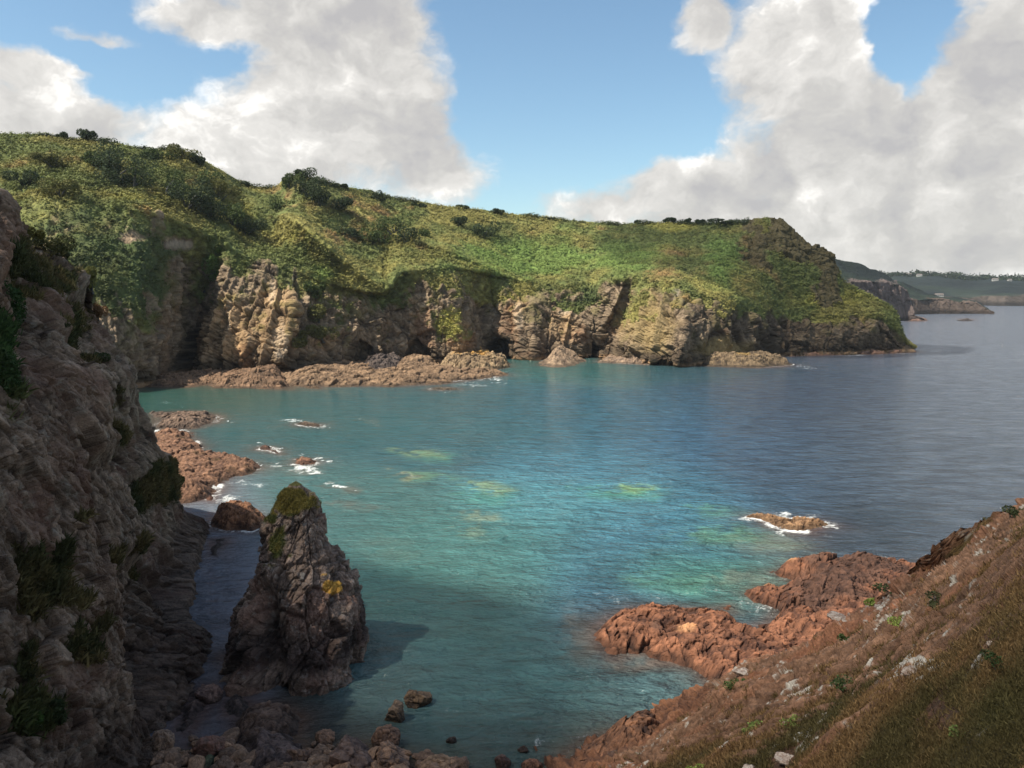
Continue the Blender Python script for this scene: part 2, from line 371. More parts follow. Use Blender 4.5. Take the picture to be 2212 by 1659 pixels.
# vegetation cover: 1 on the slopes, patchy down the cliff, rock on the headland crest
LN = tab(PX, tlean) * np.clip(V2, 0, 1); hang = np.clip(1 - 2 * np.abs(vnoise(np.stack([(PX - LN) / 26., V2 * .6, np.full(len(PX), 9.1)], -1), 15)), -.5, 1)
veg = sst(V2 + .12 * mid + .06 * fine + .16 * hang * (V2 < 1.05), .86, .99)
top_rock = np.exp(-((PX - 1715) / 75) ** 2) * sst(V2, 1.45, 1.9)      # tor on the headland
top_rock = np.maximum(top_rock, .75 * np.exp(-((PX - 1790) / 32) ** 2) * sst(V2, 1.0, 1.2) )
top_rock = np.maximum(top_rock, .55 * np.exp(-((PX - 1640) / 50) ** 2) * sst(V2, 1.25, 1.5))
veg = veg * (1 - sst(top_rock + .5 * mid + .2 * fine, .30, .48))
def gp(cx, cyy, rx, ry): return np.exp(-((PX - cx) / rx) ** 2 - ((PY - cyy) / ry) ** 2)
def patch(lst): 
    r = 0
    for (a, b, c, d, k) in lst: r = np.maximum(r, k * gp(a, b, c, d))
    return r
cveg = patch([(240, 570, 190, 130, 1.2), (300, 690, 60, 40, .8), (150, 500, 90, 60, .9), (440, 600, 60, 80, .8), (540, 620, 50, 70, .75), (720, 650, 90, 60, .75), (700, 715, 60, 45, .7), (860, 650, 50, 90, .7), (960, 620, 90, 60, .75), (975, 700, 50, 60, .9), (1060, 640, 60, 50, .8), (1110, 620, 45, 45, .9), (1240, 650, 90, 50, .95), (1390, 680, 60, 60, .8), (1460, 650, 40, 60, .7), (1640, 650, 120, 50, .8), (1560,670,60,40,.7)])
cveg = sst(cveg + .55 * mid + .35 * fine, .55, .85) * (V2 > 0)
rockpatch = patch([(380, 525, 50, 22, 1), (285, 515, 40, 16, 1), (380, 660, 32, 55, 1), (590, 640, 16, 60, 1), (600, 745, 30, 60, 1), (500, 700, 12, 60, .9)])
vegc = np.maximum(veg, cveg * (V2 < 1.05) * (V2 > .22)); vegc = vegc * (1 - sst(rockpatch + .3 * fine, .45, .75))
rd, tone = rockdisp(pts, 15, 2, (-.8, .1, .5)); rd2, tone2 = rockdisp(pts, 4.5, 21, (-.6, .2, .7))
LN = tab(PX, tlean) * np.clip(V2, 0, 1)
fq = np.stack([(PX - LN) / 42., V2 * .9, np.full(len(PX), 3.3)], -1); fq2 = np.stack([(PX - LN * 1.2) / 15., V2 * 1.8, np.full(len(PX), 7.7)], -1)
flute = (1 - 2 * np.abs(vnoise(fq + .15 * mid[:, None], 5))) * 1.0; flute2 = (1 - 2 * np.abs(vnoise(fq2 + .2 * mid[:, None], 6)))
fl_w = (1 - veg) * (1 - .85 * cveg) * (1 - .5 * sst(PX, 330, 250)) * sst(V2, -.2, .1) * sst(V2, 1.02, .80) * np.clip((1960 - PX) / 80, 0, 1)
amp_r = (1 - veg) * (.45 + .55 * (1 - cveg))
amp_edge = np.clip((1975 - PX) / 60, .25, 1)
disp = amp_r * (5.0 * rd + 2.0 * rd2) * amp_edge + fl_w * (4.5 * flute + 1.8 * flute2)
bf1, _, bc1, _ = worley(pts / 3.2, 101)
disp += vegc * (1.6 * mid + 1.2 * fine + 1.7 * (1 - bf1)) * np.where(V2 > 1.9, .6, 1) + vegc * 2.2 * big * (V2 < 1.8) * (V2 > 1.1)
disp *= np.where(V2 > 2.1, .3, 1)
pts = pts + N * disp[:, None]
for cvp, dep in (([(444, 662), (425, 700), (395, 745), (358, 800), (366, 820), (430, 820), (418, 775), (430, 720)], 34), ([(1062, 738), (1085, 720), (1102, 735), (1106, 780), (1056, 780)], 26), ([(1270, 748), (1286, 728), (1298, 755), (1292, 785), (1262, 785)], 26), ([(744, 750), (775, 732), (802, 750), (812, 790), (740, 790)], 12), ([(878, 750), (900, 728), (926, 752), (930, 790), (872, 790)], 14), ([(1640, 735), (1660, 715), (1680, 735), (1690, 775), (1630, 775)], 8), ([(1345, 765), (1365, 745), (1385, 765), (1385, 790), (1340, 790)], 8)):
    near_ = (np.abs(PX - cvp[0][0]) < 130) & (V2 < .8) & (V2 > -2)
    jj = np.nonzero(near_)[0]; sdp = poly_sd(PX[jj] + 4 * mid[jj], PY[jj] + 4 * fine[jj], cvp)
    pts[jj, 1] += dep * sst(sdp, -1, 7)
# colours (albedo)
rk = mixc(C(.065, .046, .033), C(.37, .275, .18), tone * .5 + tone2 * .5)
rk = mixc(rk, np.broadcast_to(C(.22, .12, .07), rk.shape), sst(mid + .4 * big, .1, .6) * .55)
rk = mixc(rk, np.broadcast_to(C(.16, .14, .055), rk.shape), sst(fbm(pts, 9, 4, 71) + .9 * (V2 - .6), .0, .5) * .6)
pale = patch([(385, 528, 40, 14, .9), (590, 640, 12, 50, .9), (605, 740, 22, 50, .9), (625, 610, 14, 40, .8), (380, 650, 24, 35, .7), (1070, 690, 9, 45, 1), (1220, 670, 26, 30, .8), (500, 690, 9, 45, .9), (1120, 690, 14, 40, .9), (1460, 620, 10, 40, 1)])
rk = mixc(rk, np.broadcast_to(C(.46, .40, .33), rk.shape), sst(pale + .25 * fine, .4, .8) * .45)
ZH = pts[:, 2]
rk = rk * (1 - .42 * sst(PX, 1470, 1540) * (1 - .5 * sst(PX, 1800, 1900)))[:, None]  # headland rock darkened for cloud shadow, painted into its colour
wet = sst(ZH + 3 * mid, 15, 5); rk = mixc(rk, rk * .5, wet)         # tide-darkened band
rk = mixc(rk, np.broadcast_to(C(.33, .21, .12), rk.shape), sst(ZH + 1.2 * mid, 3.6, 1.6) * .85)  # bare washed foot
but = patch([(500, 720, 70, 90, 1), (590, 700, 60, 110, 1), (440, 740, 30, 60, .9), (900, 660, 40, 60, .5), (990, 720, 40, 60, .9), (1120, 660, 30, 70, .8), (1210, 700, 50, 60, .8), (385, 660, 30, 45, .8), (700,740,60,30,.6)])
rk = mixc(rk, rk * C(1.35, 1.22, 1.05) + C(.01, .006, 0), sst(but + .35 * mid, .3, .8))  # sunlit buttress faces painted warmer and lighter in the rock colour
spur = patch([(1400, 700, 75, 85, 1.0), (1560, 755, 90, 30, .9)])
rk = mixc(rk, np.broadcast_to(C(.30, .22, .10), rk.shape), sst(spur + .3 * mid, .35, .8) * .8 * sst(ZH, 3, 9))
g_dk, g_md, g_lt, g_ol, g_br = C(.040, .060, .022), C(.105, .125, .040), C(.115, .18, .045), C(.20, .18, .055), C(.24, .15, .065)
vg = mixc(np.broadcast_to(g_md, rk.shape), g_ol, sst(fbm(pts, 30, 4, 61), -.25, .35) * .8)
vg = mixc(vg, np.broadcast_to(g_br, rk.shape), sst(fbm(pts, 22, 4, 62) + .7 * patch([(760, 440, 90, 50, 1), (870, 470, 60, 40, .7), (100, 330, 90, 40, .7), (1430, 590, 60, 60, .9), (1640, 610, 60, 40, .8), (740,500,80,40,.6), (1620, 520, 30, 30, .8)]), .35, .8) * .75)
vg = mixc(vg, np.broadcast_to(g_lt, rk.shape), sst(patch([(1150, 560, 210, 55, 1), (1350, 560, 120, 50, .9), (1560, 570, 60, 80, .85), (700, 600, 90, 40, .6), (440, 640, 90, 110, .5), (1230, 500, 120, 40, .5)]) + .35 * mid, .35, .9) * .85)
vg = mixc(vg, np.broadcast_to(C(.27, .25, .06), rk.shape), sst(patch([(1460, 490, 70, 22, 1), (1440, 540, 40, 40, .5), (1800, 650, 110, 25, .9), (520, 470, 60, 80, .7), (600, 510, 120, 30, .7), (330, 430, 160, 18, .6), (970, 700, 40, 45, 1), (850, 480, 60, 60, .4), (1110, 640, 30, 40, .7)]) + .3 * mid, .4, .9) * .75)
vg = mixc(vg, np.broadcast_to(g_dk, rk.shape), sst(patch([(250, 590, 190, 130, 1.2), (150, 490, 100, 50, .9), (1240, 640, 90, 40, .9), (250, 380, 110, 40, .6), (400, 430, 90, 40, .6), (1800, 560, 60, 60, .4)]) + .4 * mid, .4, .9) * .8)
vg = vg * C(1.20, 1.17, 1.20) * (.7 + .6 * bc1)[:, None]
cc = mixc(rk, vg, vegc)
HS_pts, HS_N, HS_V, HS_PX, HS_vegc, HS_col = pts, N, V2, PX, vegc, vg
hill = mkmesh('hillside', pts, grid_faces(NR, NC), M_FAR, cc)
tag(hill, 'green bracken hillside above brown sea cliffs across the cove, running out to a rocky headland', kind='structure')

# bracken and low scrub over the slopes: clumps nobody could count
vis = (HS_V > .25) & (HS_V < 2.08) & (HS_vegc > .5) & (HS_PX > -60)
idx = np.nonzero(vis)[0]; wgt = np.where(HS_V[idx] > 1, 1., .7); wgt = wgt / wgt.sum()
pick0 = rng.choice(idx, 46000, p=wgt); pick = np.repeat(pick0, 5)
cen = HS_pts[pick] + rng.normal(0, .75, (len(pick), 3)) * np.array([1, 1, .5]) + HS_N[pick] * rng.uniform(0, .9, (len(pick), 1)); cen[:, 2] += .3
rdg = np.nonzero((HS_V > 1.96) & (HS_V < 2.04) & (HS_PX > -60) & (HS_PX < 1620))[0]; rp = HS_pts[rdg]; hn = np.clip(fbm(rp, 16, 3, 77) * 2.2 + .3, 0, 1.2)
sel = rng.choice(rdg, 14000, p=hn / hn.sum()); hs_ = np.clip(fbm(HS_pts[sel], 16, 3, 77) * 2.2 + .3, 0, 1.2)
cen = np.vstack([cen, HS_pts[sel] + rng.normal(0, .7, (len(sel), 3)) * np.array([1, 1, .3]) + np.array([0, 0, 1]) * (rng.uniform(0, 2.6, len(sel)) * hs_)[:, None]])
v, f = quads_at(cen, np.full(len(cen), 1.35), np.array([[-.35, -.3, .85]]), .68)
colb = HS_col[pick] * np.repeat(rng.uniform(.82, 1.2, (len(pick0), 1)), 5, 0) * rng.uniform(.92, 1.08, (len(pick), 1))
colb = np.vstack([colb, C(.045, .058, .024) * rng.uniform(.7, 1.5, (len(sel), 1))])
br = mkmesh('bracken', v, f, M_LEAF, rep_col(colb, 4), smooth=False)
tag(br, 'dense bracken and low scrub covering the slopes across the cove', 'bracken', kind='stuff')

def surf_at(x_, y_, maxv=2.05):
    """nearest hillside point to a picture position"""
    a_, b_ = proj(HS_pts); ok = (HS_V < maxv) & (HS_V > .15)
    d = (a_ - x_) ** 2 + (b_ - y_) ** 2; d[~ok] = 1e9; return HS_pts[np.argmin(d)].copy()
HP = proj(HS_pts); HOK = (HS_V < 2.03) & (HS_V > .15)
def surf_at(x_, y_):
    d = (HP[0] - x_) ** 2 + (HP[1] - y_) ** 2; d[~HOK] = 1e9; return HS_pts[np.argmin(d)].copy()
DK = C(.032, .048, .022); MD = C(.055, .078, .026); OL = C(.10, .10, .032)
bushes = [ # px, py(base), width px, height px, colour, label
 (183, 300, 34, 20, DK, 'round dark bush standing highest on the skyline at far left'),
 (132, 299, 26, 12, DK, 'low dark bush on the skyline left of the round one'),
 (240, 380, 80, 44, DK, 'wide dark thicket high on the left hillside'),
 (285, 405, 70, 40, DK, 'dark thicket just below and right of the widest thicket on the left hillside'),
 (330, 345, 60, 26, MD, 'mid green bush under the left skyline'),
 (375, 340, 60, 30, OL, 'olive bush making a hump on the left skyline'),
 (425, 352, 34, 20, DK, 'small dark bush on the skyline where the left hill starts to fall'),
 (350, 420, 70, 40, MD, 'bushy green mound in the middle of the left hillside'),
 (400, 445, 70, 40, DK, 'dark bushy mound at the head of the long shaded strip on the left hillside'),
 (450, 470, 60, 36, DK, 'dark bush in the shaded strip above the cliff brow'),
 (500, 485, 50, 30, MD, 'green bush at the lower end of the shaded strip on the left hillside'),
 (530, 505, 46, 26, DK, 'lowest dark bush on the flank of the left hill'),
 (470, 430, 50, 28, OL, 'olive bush between dark thickets on the left hill flank'),
 (440, 400, 46, 26, MD, 'mid green bush under the skyline of the falling left hill'),
 (200, 355, 60, 24, MD, 'mid green bush below the round skyline bush'),
 (120, 360, 50, 20, OL, 'olive bush on the upper left slope'),
 (60, 400, 50, 18, DK, 'dark low bush near the left edge of the hillside'),
 (130, 425, 60, 24, OL, 'yellowish bush on the brow of the shaded bowl'),
 (532, 402, 14, 10, DK, 'tiny dark bush in the skyline dip between the two hills'),
 (652, 382, 34, 14, DK, 'dark bush crowning the second hill'),
 (628, 402, 40, 24, MD, 'green bush on the left shoulder of the second hill'),
 (668, 425, 50, 30, DK, 'dark bush just below the crown of the second hill'),
 (690, 440, 44, 24, DK, 'dark bush a step below the crown thicket of the second hill'),
 (735, 452, 40, 20, DK, 'small dark bush with shade beneath it on the brown slope'),
 (815, 432, 30, 18, DK, 'dark bush in the notch under the long skyline'),
 (750, 405, 26, 8, DK, 'thin dark scrub on the skyline right of the second hill'),
 (805, 522, 34, 20, MD, 'small green bush left of the shadowed bush on the middle slope'),
 (850, 505, 50, 30, MD, 'big green bush on the middle slope, casting a dark shadow'),
 (880, 525, 34, 22, DK, 'dark bush at the lower right of the big green bush on the middle slope'),
 (762, 515, 40, 18, DK, 'dark low bush on the brown slope under the second hill'),
 (990, 485, 36, 18, DK, 'lone dark bush on the green slope under the long skyline'),
 (1040, 508, 44, 20, DK, 'second lone dark bush to the lower right of the first on the green slope'),
 (1080, 460, 20, 8, DK, 'small dark bump of scrub on the long skyline'),
 (1000, 449, 20, 8, DK, 'small scrub bump on the skyline above the lone bushes'),
 (918, 512, 26, 14, MD, 'small green bush in the hollow of the middle slope'),
 (1375, 481, 9, 6, DK, 'tiny dark bush on the skyline left of three others'),
 (1447, 476, 22, 9, DK, 'leftmost of three round bushes on the headland skyline'),
 (1488, 479, 18, 8, DK, 'middle of three round bushes on the headland skyline'),
 (1514, 481, 20, 8, DK, 'rightmost of three round bushes on the headland skyline'),
 (1565, 485, 70, 8, DK, 'flat dark hedge on the skyline beside the rocky tor'),
 (900, 445, 22, 8, DK, 'low scrub bump on the skyline where the long ridge begins to level'),
 (605, 455, 40, 20, MD, 'green bush in the fold between the two hills'),
 (440, 625, 40, 26, OL, 'sunlit bush on the cliff edge over the cave'),
 (470, 600, 34, 40, C(.07, .12, .025), 'bright green creeper bush hanging down the buttress beside the cave'),
 (475, 555, 20, 20, C(.07, .12, .025), 'bright green bush at the top of the buttress beside the cave'),
 (690, 690, 40, 24, OL, 'sunlit bush on the cliff face right of the pale buttress'),
 (700, 735, 50, 24, OL, 'sunlit bush low on the cliff face above the rock shelf'),
 (650, 745, 30, 20, OL, 'small sunlit bush at the foot of the pale buttress'),
 (680, 640, 30, 20, MD, 'mid green bush under the cliff brow right of the buttress'),
]
for i, (bx, by, wpx, hpx, col, lab) in enumerate(bushes):
    b0 = surf_at(bx, by); sc_ = b0[1] / 1760.
    b0[2] -= hpx * sc_ * .25
    sk_ = 'skyline' in lab
    o = make_bush('bush', b0, wpx * sc_ * (.66 if sk_ else .80), hpx * sc_ * (1.0 if sk_ else 1.35), int(420 + wpx * 34), col * 1.05, 100 + i, leaf=1.25, stem=True)
    tag(o, lab, 'bush', 'bushes on the far hillside')

# ============================================================ DISTANT COAST
def far_land(name, keys, Y0, depth, back, label, rockcol, seed, amp, nc=420, nr=90):
    k = np.array(keys, float); x = np.linspace(k[0, 0], k[-1, 0], nc)
    top = np.interp(x, k[:, 0], k[:, 1]); bot = np.interp(x, k[:, 0], k[:, 2])
    B = WL(x, bot); Yb = B[:, 1]; g = []
    a = B.copy(); a[:, 2] = -8; g.append(a)
    bend = np.interp(x, k[:, 0], k[:, 3])      # share of the height that is cliff
    tt = np.linspace(0, 1, nr)
    for t in tt:
        py = lerp(bot, top, t); Yt = Yb + depth * np.where(t < bend, t * .12, (.12 * bend + (t - bend) / (1.001 - bend) * .88)) * np.clip((bot - top) / 60, .12, 1)
        g.append(P(x, py, Yt))
    l = g[-1]
    for t in (.3, .6, 1.):
        b = l.copy(); b[:, 1] += back * t; b[:, 2] = lerp(l[:, 2], -8, t ** 2); g.append(b)
    g = np.array(g); n = grid_normals(g).reshape(-1, 3); p = g.reshape(-1, 3)
    if np.mean(n[:, 1]) > 0: n = -n
    v_ = np.broadcast_to(np.concatenate([[-1], tt, [1.2, 1.4, 1.6]])[:, None], (len(g), nc)).ravel(); bb = np.broadcast_to(bend[None], (len(g), nc)).ravel()
    rd, tn = rockdisp(p, amp * 3, seed, (-.7, .2, .6)); fb = fbm(p, amp * 2.5, 4, seed)
    vg = sst(v_ - bb + .12 * fb, -.03, .05)
    p = p + n * (amp * rd * (1 - vg * .8) + amp * .35 * fb * vg)[:, None] * np.clip(v_, .1, 1)[:, None]
    c = mixc(rockcol * .6, rockcol * 1.25, tn); c = mixc(c, c * .35, sst(p[:, 2], amp * 1.0, amp * .3))
    gr = mixc(C(.010, .015, .014), C(.020, .030, .020), sst(fbm(p, amp * 9, 3, seed + 4), -.25, .3))
    fld = np.where(vnoise(p / (amp * 9), seed + 9) > .25, 1.25, .9)
    c = mixc(c, gr * fld[:, None], vg)
    o = mkmesh(name, p, grid_faces(len(g), nc), M_HAZY, c); tag(o, label, kind='structure'); return p, n, v_, bb
F3 = far_land('distant_coast', [(1860, 600, 660, .25), (1930, 592, 660, .25), (2000, 591, 660, .25), (2060, 596, 660, .3), (2100, 602, 660, .3), (2125, 600, 660, .35), (2170, 600, 661, .35), (2230, 604, 661, .4), (2400, 606, 661, .4), (2800, 615, 660, .4)], 0, 700, 900, 'distant green coast with low pale cliffs along the horizon', C(.085, .068, .056), 31, 22)
F2 = far_land('far_headland', [(1800, 585, 680, .45), (1900, 600, 680, .5), (1945, 607, 680, .55), (1985, 628, 679, .6), (2030, 640, 678, .85), (2080, 646, 678, .8), (2110, 650, 678, .8), (2128, 664, 678, .9), (2148, 675, 678.5, .9)], 0, 300, 300, 'low dark headland beyond the nearer grey one', C(.10, .074, .06), 41, 12)
F1 = far_land('grey_headland', [(1700, 540, 700, .5), (1800, 558, 698, .6), (1826, 563, 697, .66), (1870, 574, 696, .72), (1905, 590, 695, .82), (1935, 607, 694, .9), (1958, 625, 693, .92), (1968, 650, 693, .92), (1975, 680, 693, .9), (1996, 690, 693, .9)], 0, 180, 200, 'grey rocky headland just behind the main headland', C(.13, .10, .09), 51, 9)
def place_far(pxx, pyy):
    return P(pxx, pyy, 1.0)
M_WHITE = earth_mat('painted_wall', .05, .3, var=.05); M_SLATE = earth_mat('slate_roof', .1, .3, var=.1)
def house(pxx, pyy, src, wd, dp, ht, lab, nwin=3):
    a_, b_ = proj(src[0]); ok = (src[2] >= 0) & (src[2] <= 1.0); d = (a_ - pxx) ** 2 + (b_ - pyy) ** 2; d[~ok] = 1e9; c = src[0][np.argmin(d)]
    root = bpy.data.objects.new('house', None); COL.objects.link(root); root.location = c; root.rotation_euler.z = R(random.uniform(-12, 12))
    tag(root, lab, 'house', 'houses on the distant coast')
    def box(name, x0, x1, y0, y1, z0, z1, col, par, mat=M_WHITE):
        v = [(x, y, z) for z in (z0, z1) for y in (y0, y1) for x in (x0, x1)]
        f = [(0, 2, 3, 1), (4, 5, 7, 6), (0, 1, 5, 4), (2, 6, 7, 3), (0, 4, 6, 2), (1, 3, 7, 5)]
        return mkmesh(name, v, f, mat, np.tile(C(*col) * .5, (8, 1)), smooth=False, parent=par)
    wl = box('wall', -wd / 2, wd / 2, -dp / 2, dp / 2, -6, ht, (.75, .73, .68), root)
    for i in range(nwin):
        xx = -wd / 2 + wd * (i + .5) / nwin; box('window', xx - .8, xx + .8, -dp / 2 - .08, -dp / 2 + .02, ht * .45, ht * .45 + 1.8, (.04, .05, .06), root)
    v = [(-wd / 2 - .5, -dp / 2 - .5, ht), (wd / 2 + .5, -dp / 2 - .5, ht), (wd / 2 + .5, dp / 2 + .5, ht), (-wd / 2 - .5, dp / 2 + .5, ht), (-wd / 2 - .5, 0, ht + dp * .4), (wd / 2 + .5, 0, ht + dp * .4)]
    vv_ = np.array(v); mkmesh('roof', vv_, np.array([(0, 1, 5), (0, 5, 4), (2, 3, 4), (2, 4, 5), (1, 2, 5), (3, 0, 4)]), M_SLATE, np.tile(C(.16, .14, .13), (6, 1)), smooth=False, parent=root)
house(1962, 596, F3, 24, 12, 6, 'long pale house nearest the grey headland, on the distant hilltop', 5)
house(1985, 597, F3, 22, 12, 6, 'pale house right of the long one on the distant hilltop')
house(2040, 599, F3, 18, 12, 6, 'small pale house among trees in the middle of the distant skyline')
house(2150, 606, F3, 24, 12, 6, 'pale house on the skyline near the right edge')
house(2180, 607, F3, 16, 10, 6, 'small white house rightmost on the distant skyline')
house(2030, 634, F2, 20, 9, 4, 'pale ruined looking building low on the far headland', 4)
def far_wood():
    p, n, v_, bb = F3; a_, b_ = proj(p); ok = np.nonzero((v_ > .93) & (v_ < 1.05) & (a_ > 1900) & (a_ < 2500))[0]
    r = np.random.default_rng(5); c = p[r.choice(ok, 9000)]; c = c + r.normal(0, 5, c.shape); c[:, 2] = p[ok][:, 2].mean() * 0 + c[:, 2] * 1 + r.uniform(0, 12, len(c)) * sst(vnoise(c / 60, 3), -.2, .5)
    v, f = quads_at(c, np.full(len(c), 10.)); cc = C(.03, .045, .022)[None] * r.uniform(.6, 1.4, (len(c), 1))
    tag(mkmesh('far_wood', v, f, M_LEAF, rep_col(cc, 4), smooth=False), 'dark line of woodland along the distant skyline', 'wood', kind='stuff')
far_wood()
# ============================================================ NEAR LEFT CLIFF
def wl(a, b): return WL(a, b)
base = [C(-22, -60, 0), C(-28, 0, 0), C(-34, 45, 0), wl(330, 1659), wl(405, 1560), wl(455, 1440), wl(478, 1380), wl(478, 1290), wl(470, 1235), wl(468, 1190), wl(476, 1165), wl(482, 1148)]
top = [C(-45, -70, 75), C(-54, -5, 70), C(-62, 55, 64), P(-60, 420, 98), P(0, 425, 108), P(66, 492, 124), P(140, 545, 140), P(236, 640, 152), P(304, 790, 160), P(376, 925, 166), P(430, 1085, 168), P(484, 1146, 169.5)]
mids = [.5, .5, .5, .5, .5, .5, .5, .5, .5, .5, .5, .5]
key = np.array([0, .06, .13, .22, .34, .46, .56, .68, .77, .86, .94, 1.0])
NCu, NRv = 1050, 900
u = np.linspace(0, 1, NCu); u = tab(np.linspace(0, 1, NCu), [(0, 0), (.04, .12), (.42, .24), (.62, .42), (1, 1)])
def along(ptsl, k=8):
    a_ = np.array(ptsl); r = np.stack([np.interp(u, key, a_[:, i]) for i in range(3)], -1); return smooth1(r, k)
Bs, Tp = along(base), along(top)
rows, vv = [], []
out = C(.82, -.35, 0); out /= np.linalg.norm(out)
for z_ in (-5,):
    a = Bs.copy(); a[:, 2] = z_; a += out * 1.0; rows.append(a); vv.append(-.05)
for i in range(NRv + 1):
    t = i / NRv; hgt = np.clip(Tp[:, 2] / 60, 0, 1)[:, None]
    q = Bs + (Tp - Bs) * t; q = q + out * (math.sin(math.pi * t) * 3.5 - math.sin(math.pi * t * 2) * 2.0) * hgt
    rows.append(q); vv.append(t)
for i in range(1, 13):
    t = i / 12; b = Tp + C(-55, 45, 0) * t; b[:, 2] = lerp(Tp[:, 2], -5 + (Tp[:, 2] + 5) * .35 * (u < .4), t ** 1.6); rows.append(b); vv.append(1 + t)
G = np.array(rows); N = grid_normals(G); pts = G.reshape(-1, 3); N = N.reshape(-1, 3)
if np.mean(N @ out) < 0: N = -N
V2 = np.repeat(np.array(vv), NCu); U2 = np.tile(u, len(vv))
# diagonal ribs and gullies, in cliff coordinates
a_, b_ = proj(pts)
mid = fbm(pts, 9, 4, 113); fine = fbm(pts, 2.2, 4, 123); big = fbm(pts, 28, 3, 133)
PX, PY = proj(pts)
def gully(x0, y0, x1, y1, w_, A, side=1):
    """a gully cut along a line on the face; steep on one side"""
    L = math.hypot(x1 - x0, y1 - y0); tx, ty = (x1 - x0) / L, (y1 - y0) / L
    s_ = (PX - x0) * tx + (PY - y0) * ty; d = (PX - x0) * (-ty) + (PY - y0) * tx; d = d + 14 * mid
    m = sst(s_, -30, 40) * sst(s_, L + 60, L - 10)
    d = d * side
    return -A * m * np.where(d < 0, np.exp(d / (w_ * 3)), np.exp(-d / (w_ * .6)))
rb = gully(190, 620, 330, 960, 26, 5.5) + gully(245, 860, 480, 1330, 22, 6.5) + gully(30, 560, 150, 1250, 22, 3.5) + gully(180, 700, 420, 1300, 18, 3.5) + gully(210, 980, 350, 1640, 26, 4.5) + gully(330, 1180, 372, 1640, 22, 6.5) + gully(60, 440, 110, 760, 16, 4) + gully(360, 1000, 460, 1230, 14, 3)
rd, tone = rockdisp(pts, 4.0, 202, (.12, -.30, .95), 4.5, .05, .08, .5); rd2, tone2 = rockdisp(pts, 1.5, 221, (.12, -.30, .95), 3.5, .06, .06, .5); _, _, bc, _ = worley(pts / 1.1, 231)
veg = patch([(20, 760, 45, 150, 1), (60, 640, 40, 60, .6), (95, 540, 70, 40, 1), (150, 590, 60, 45, .9), (200, 680, 50, 60, .9), (250, 760, 50, 60, .7), (290, 850, 50, 70, .8), (330, 930, 40, 60, .8), (330, 790, 40, 40, .6), (405, 1030, 30, 60, .95), (300, 1010, 50, 60, .5), (90, 1290, 90, 90, .9), (150, 1400, 80, 80, .8), (40, 1430, 60, 70, .9), (60, 1540, 120, 60, .9), (170, 1120, 60, 30, .5), (290, 1180, 40, 30, .5), (140, 860, 40, 50, .3), (350, 1160, 40, 18, .7), (390,1200,30,14,.7), (10, 500, 20, 30, .2)]) if False else 0
def gp2(cx, cyy, rx, ry): return np.exp(-((PX - cx) / rx) ** 2 - ((PY - cyy) / ry) ** 2)
def patch2(lst):
    r = 0
    for (a, b, c, d, k) in lst: r = np.maximum(r, k * gp2(a, b, c, d))
    return r
veg = patch2([(15, 760, 45, 150, 1), (60, 640, 40, 60, .6), (95, 540, 70, 40, 1), (150, 590, 60, 45, .9), (200, 680, 50, 60, .9), (250, 760, 50, 60, .7), (290, 850, 50, 70, .8), (330, 930, 40, 60, .8), (330, 790, 40, 40, .6), (405, 1030, 30, 60, .95), (300, 1010, 50, 60, .5), (90, 1290, 90, 90, .9), (150, 1400, 80, 80, .8), (40, 1430, 60, 70, .9), (60, 1540, 120, 60, .9), (170, 1120, 60, 30, .5), (290, 1180, 40, 30, .5), (350, 1160, 40, 18, .7), (390, 1200, 30, 14, .7)])
veg = sst(veg + .5 * mid + .35 * fine, .50, .75)
tip = np.clip(pts[:, 2] / 6, .45, 1)
disp = (rb * tip + (1.7 * rd + .50 * rd2) * (1 - .45 * veg) * tip + .22 * bc + veg * .6 * fine + 1.5 * big * tip)
disp *= np.where(V2 > 1.02, .4, 1)
pts = pts + N * disp[:, None]
rk = mixc(C(.035, .024, .018), C(.42, .31, .23), tone * .4 + tone2 * .6)
rk = mixc(rk, np.broadcast_to(C(.20, .115, .085), rk.shape), sst(fbm(pts, 7, 4, 141) + .3 * mid, .05, .5) * .6)
rk = mixc(rk, np.broadcast_to(C(.30, .27, .22), rk.shape), sst(fbm(pts, 1.1, 4, 151), .28, .5) * .5)
rk = mixc(rk, np.broadcast_to(C(.26, .15, .10), rk.shape), patch2([(25, 560, 30, 110, 1)]) * .8)
rk = mixc(rk, rk * C(.45, .43, .45), sst(pts[:, 2] + 1.2 * mid, 9, 3.5))
vg = mixc(C(.045, .05, .020), C(.115, .09, .038), sst(fbm(pts, 5, 4, 161), -.3, .35))
vg = mixc(vg, np.broadcast_to(C(.03, .06, .018), vg.shape), patch2([(15, 760, 60, 150, 1), (50, 1560, 100, 50, .7)]))
vg = vg * (.75 + .5 * bc)[:, None]
cc = mixc(rk, vg, veg)
cl = mkmesh('cliff', pts, grid_faces(len(vv), NCu), M_NEAR, cc)
tag(cl, 'tall shaded rocky cliff with tufts of grass, filling the left side', kind='structure')
LC = (pts, N, V2, U2, veg, vg, proj(pts))

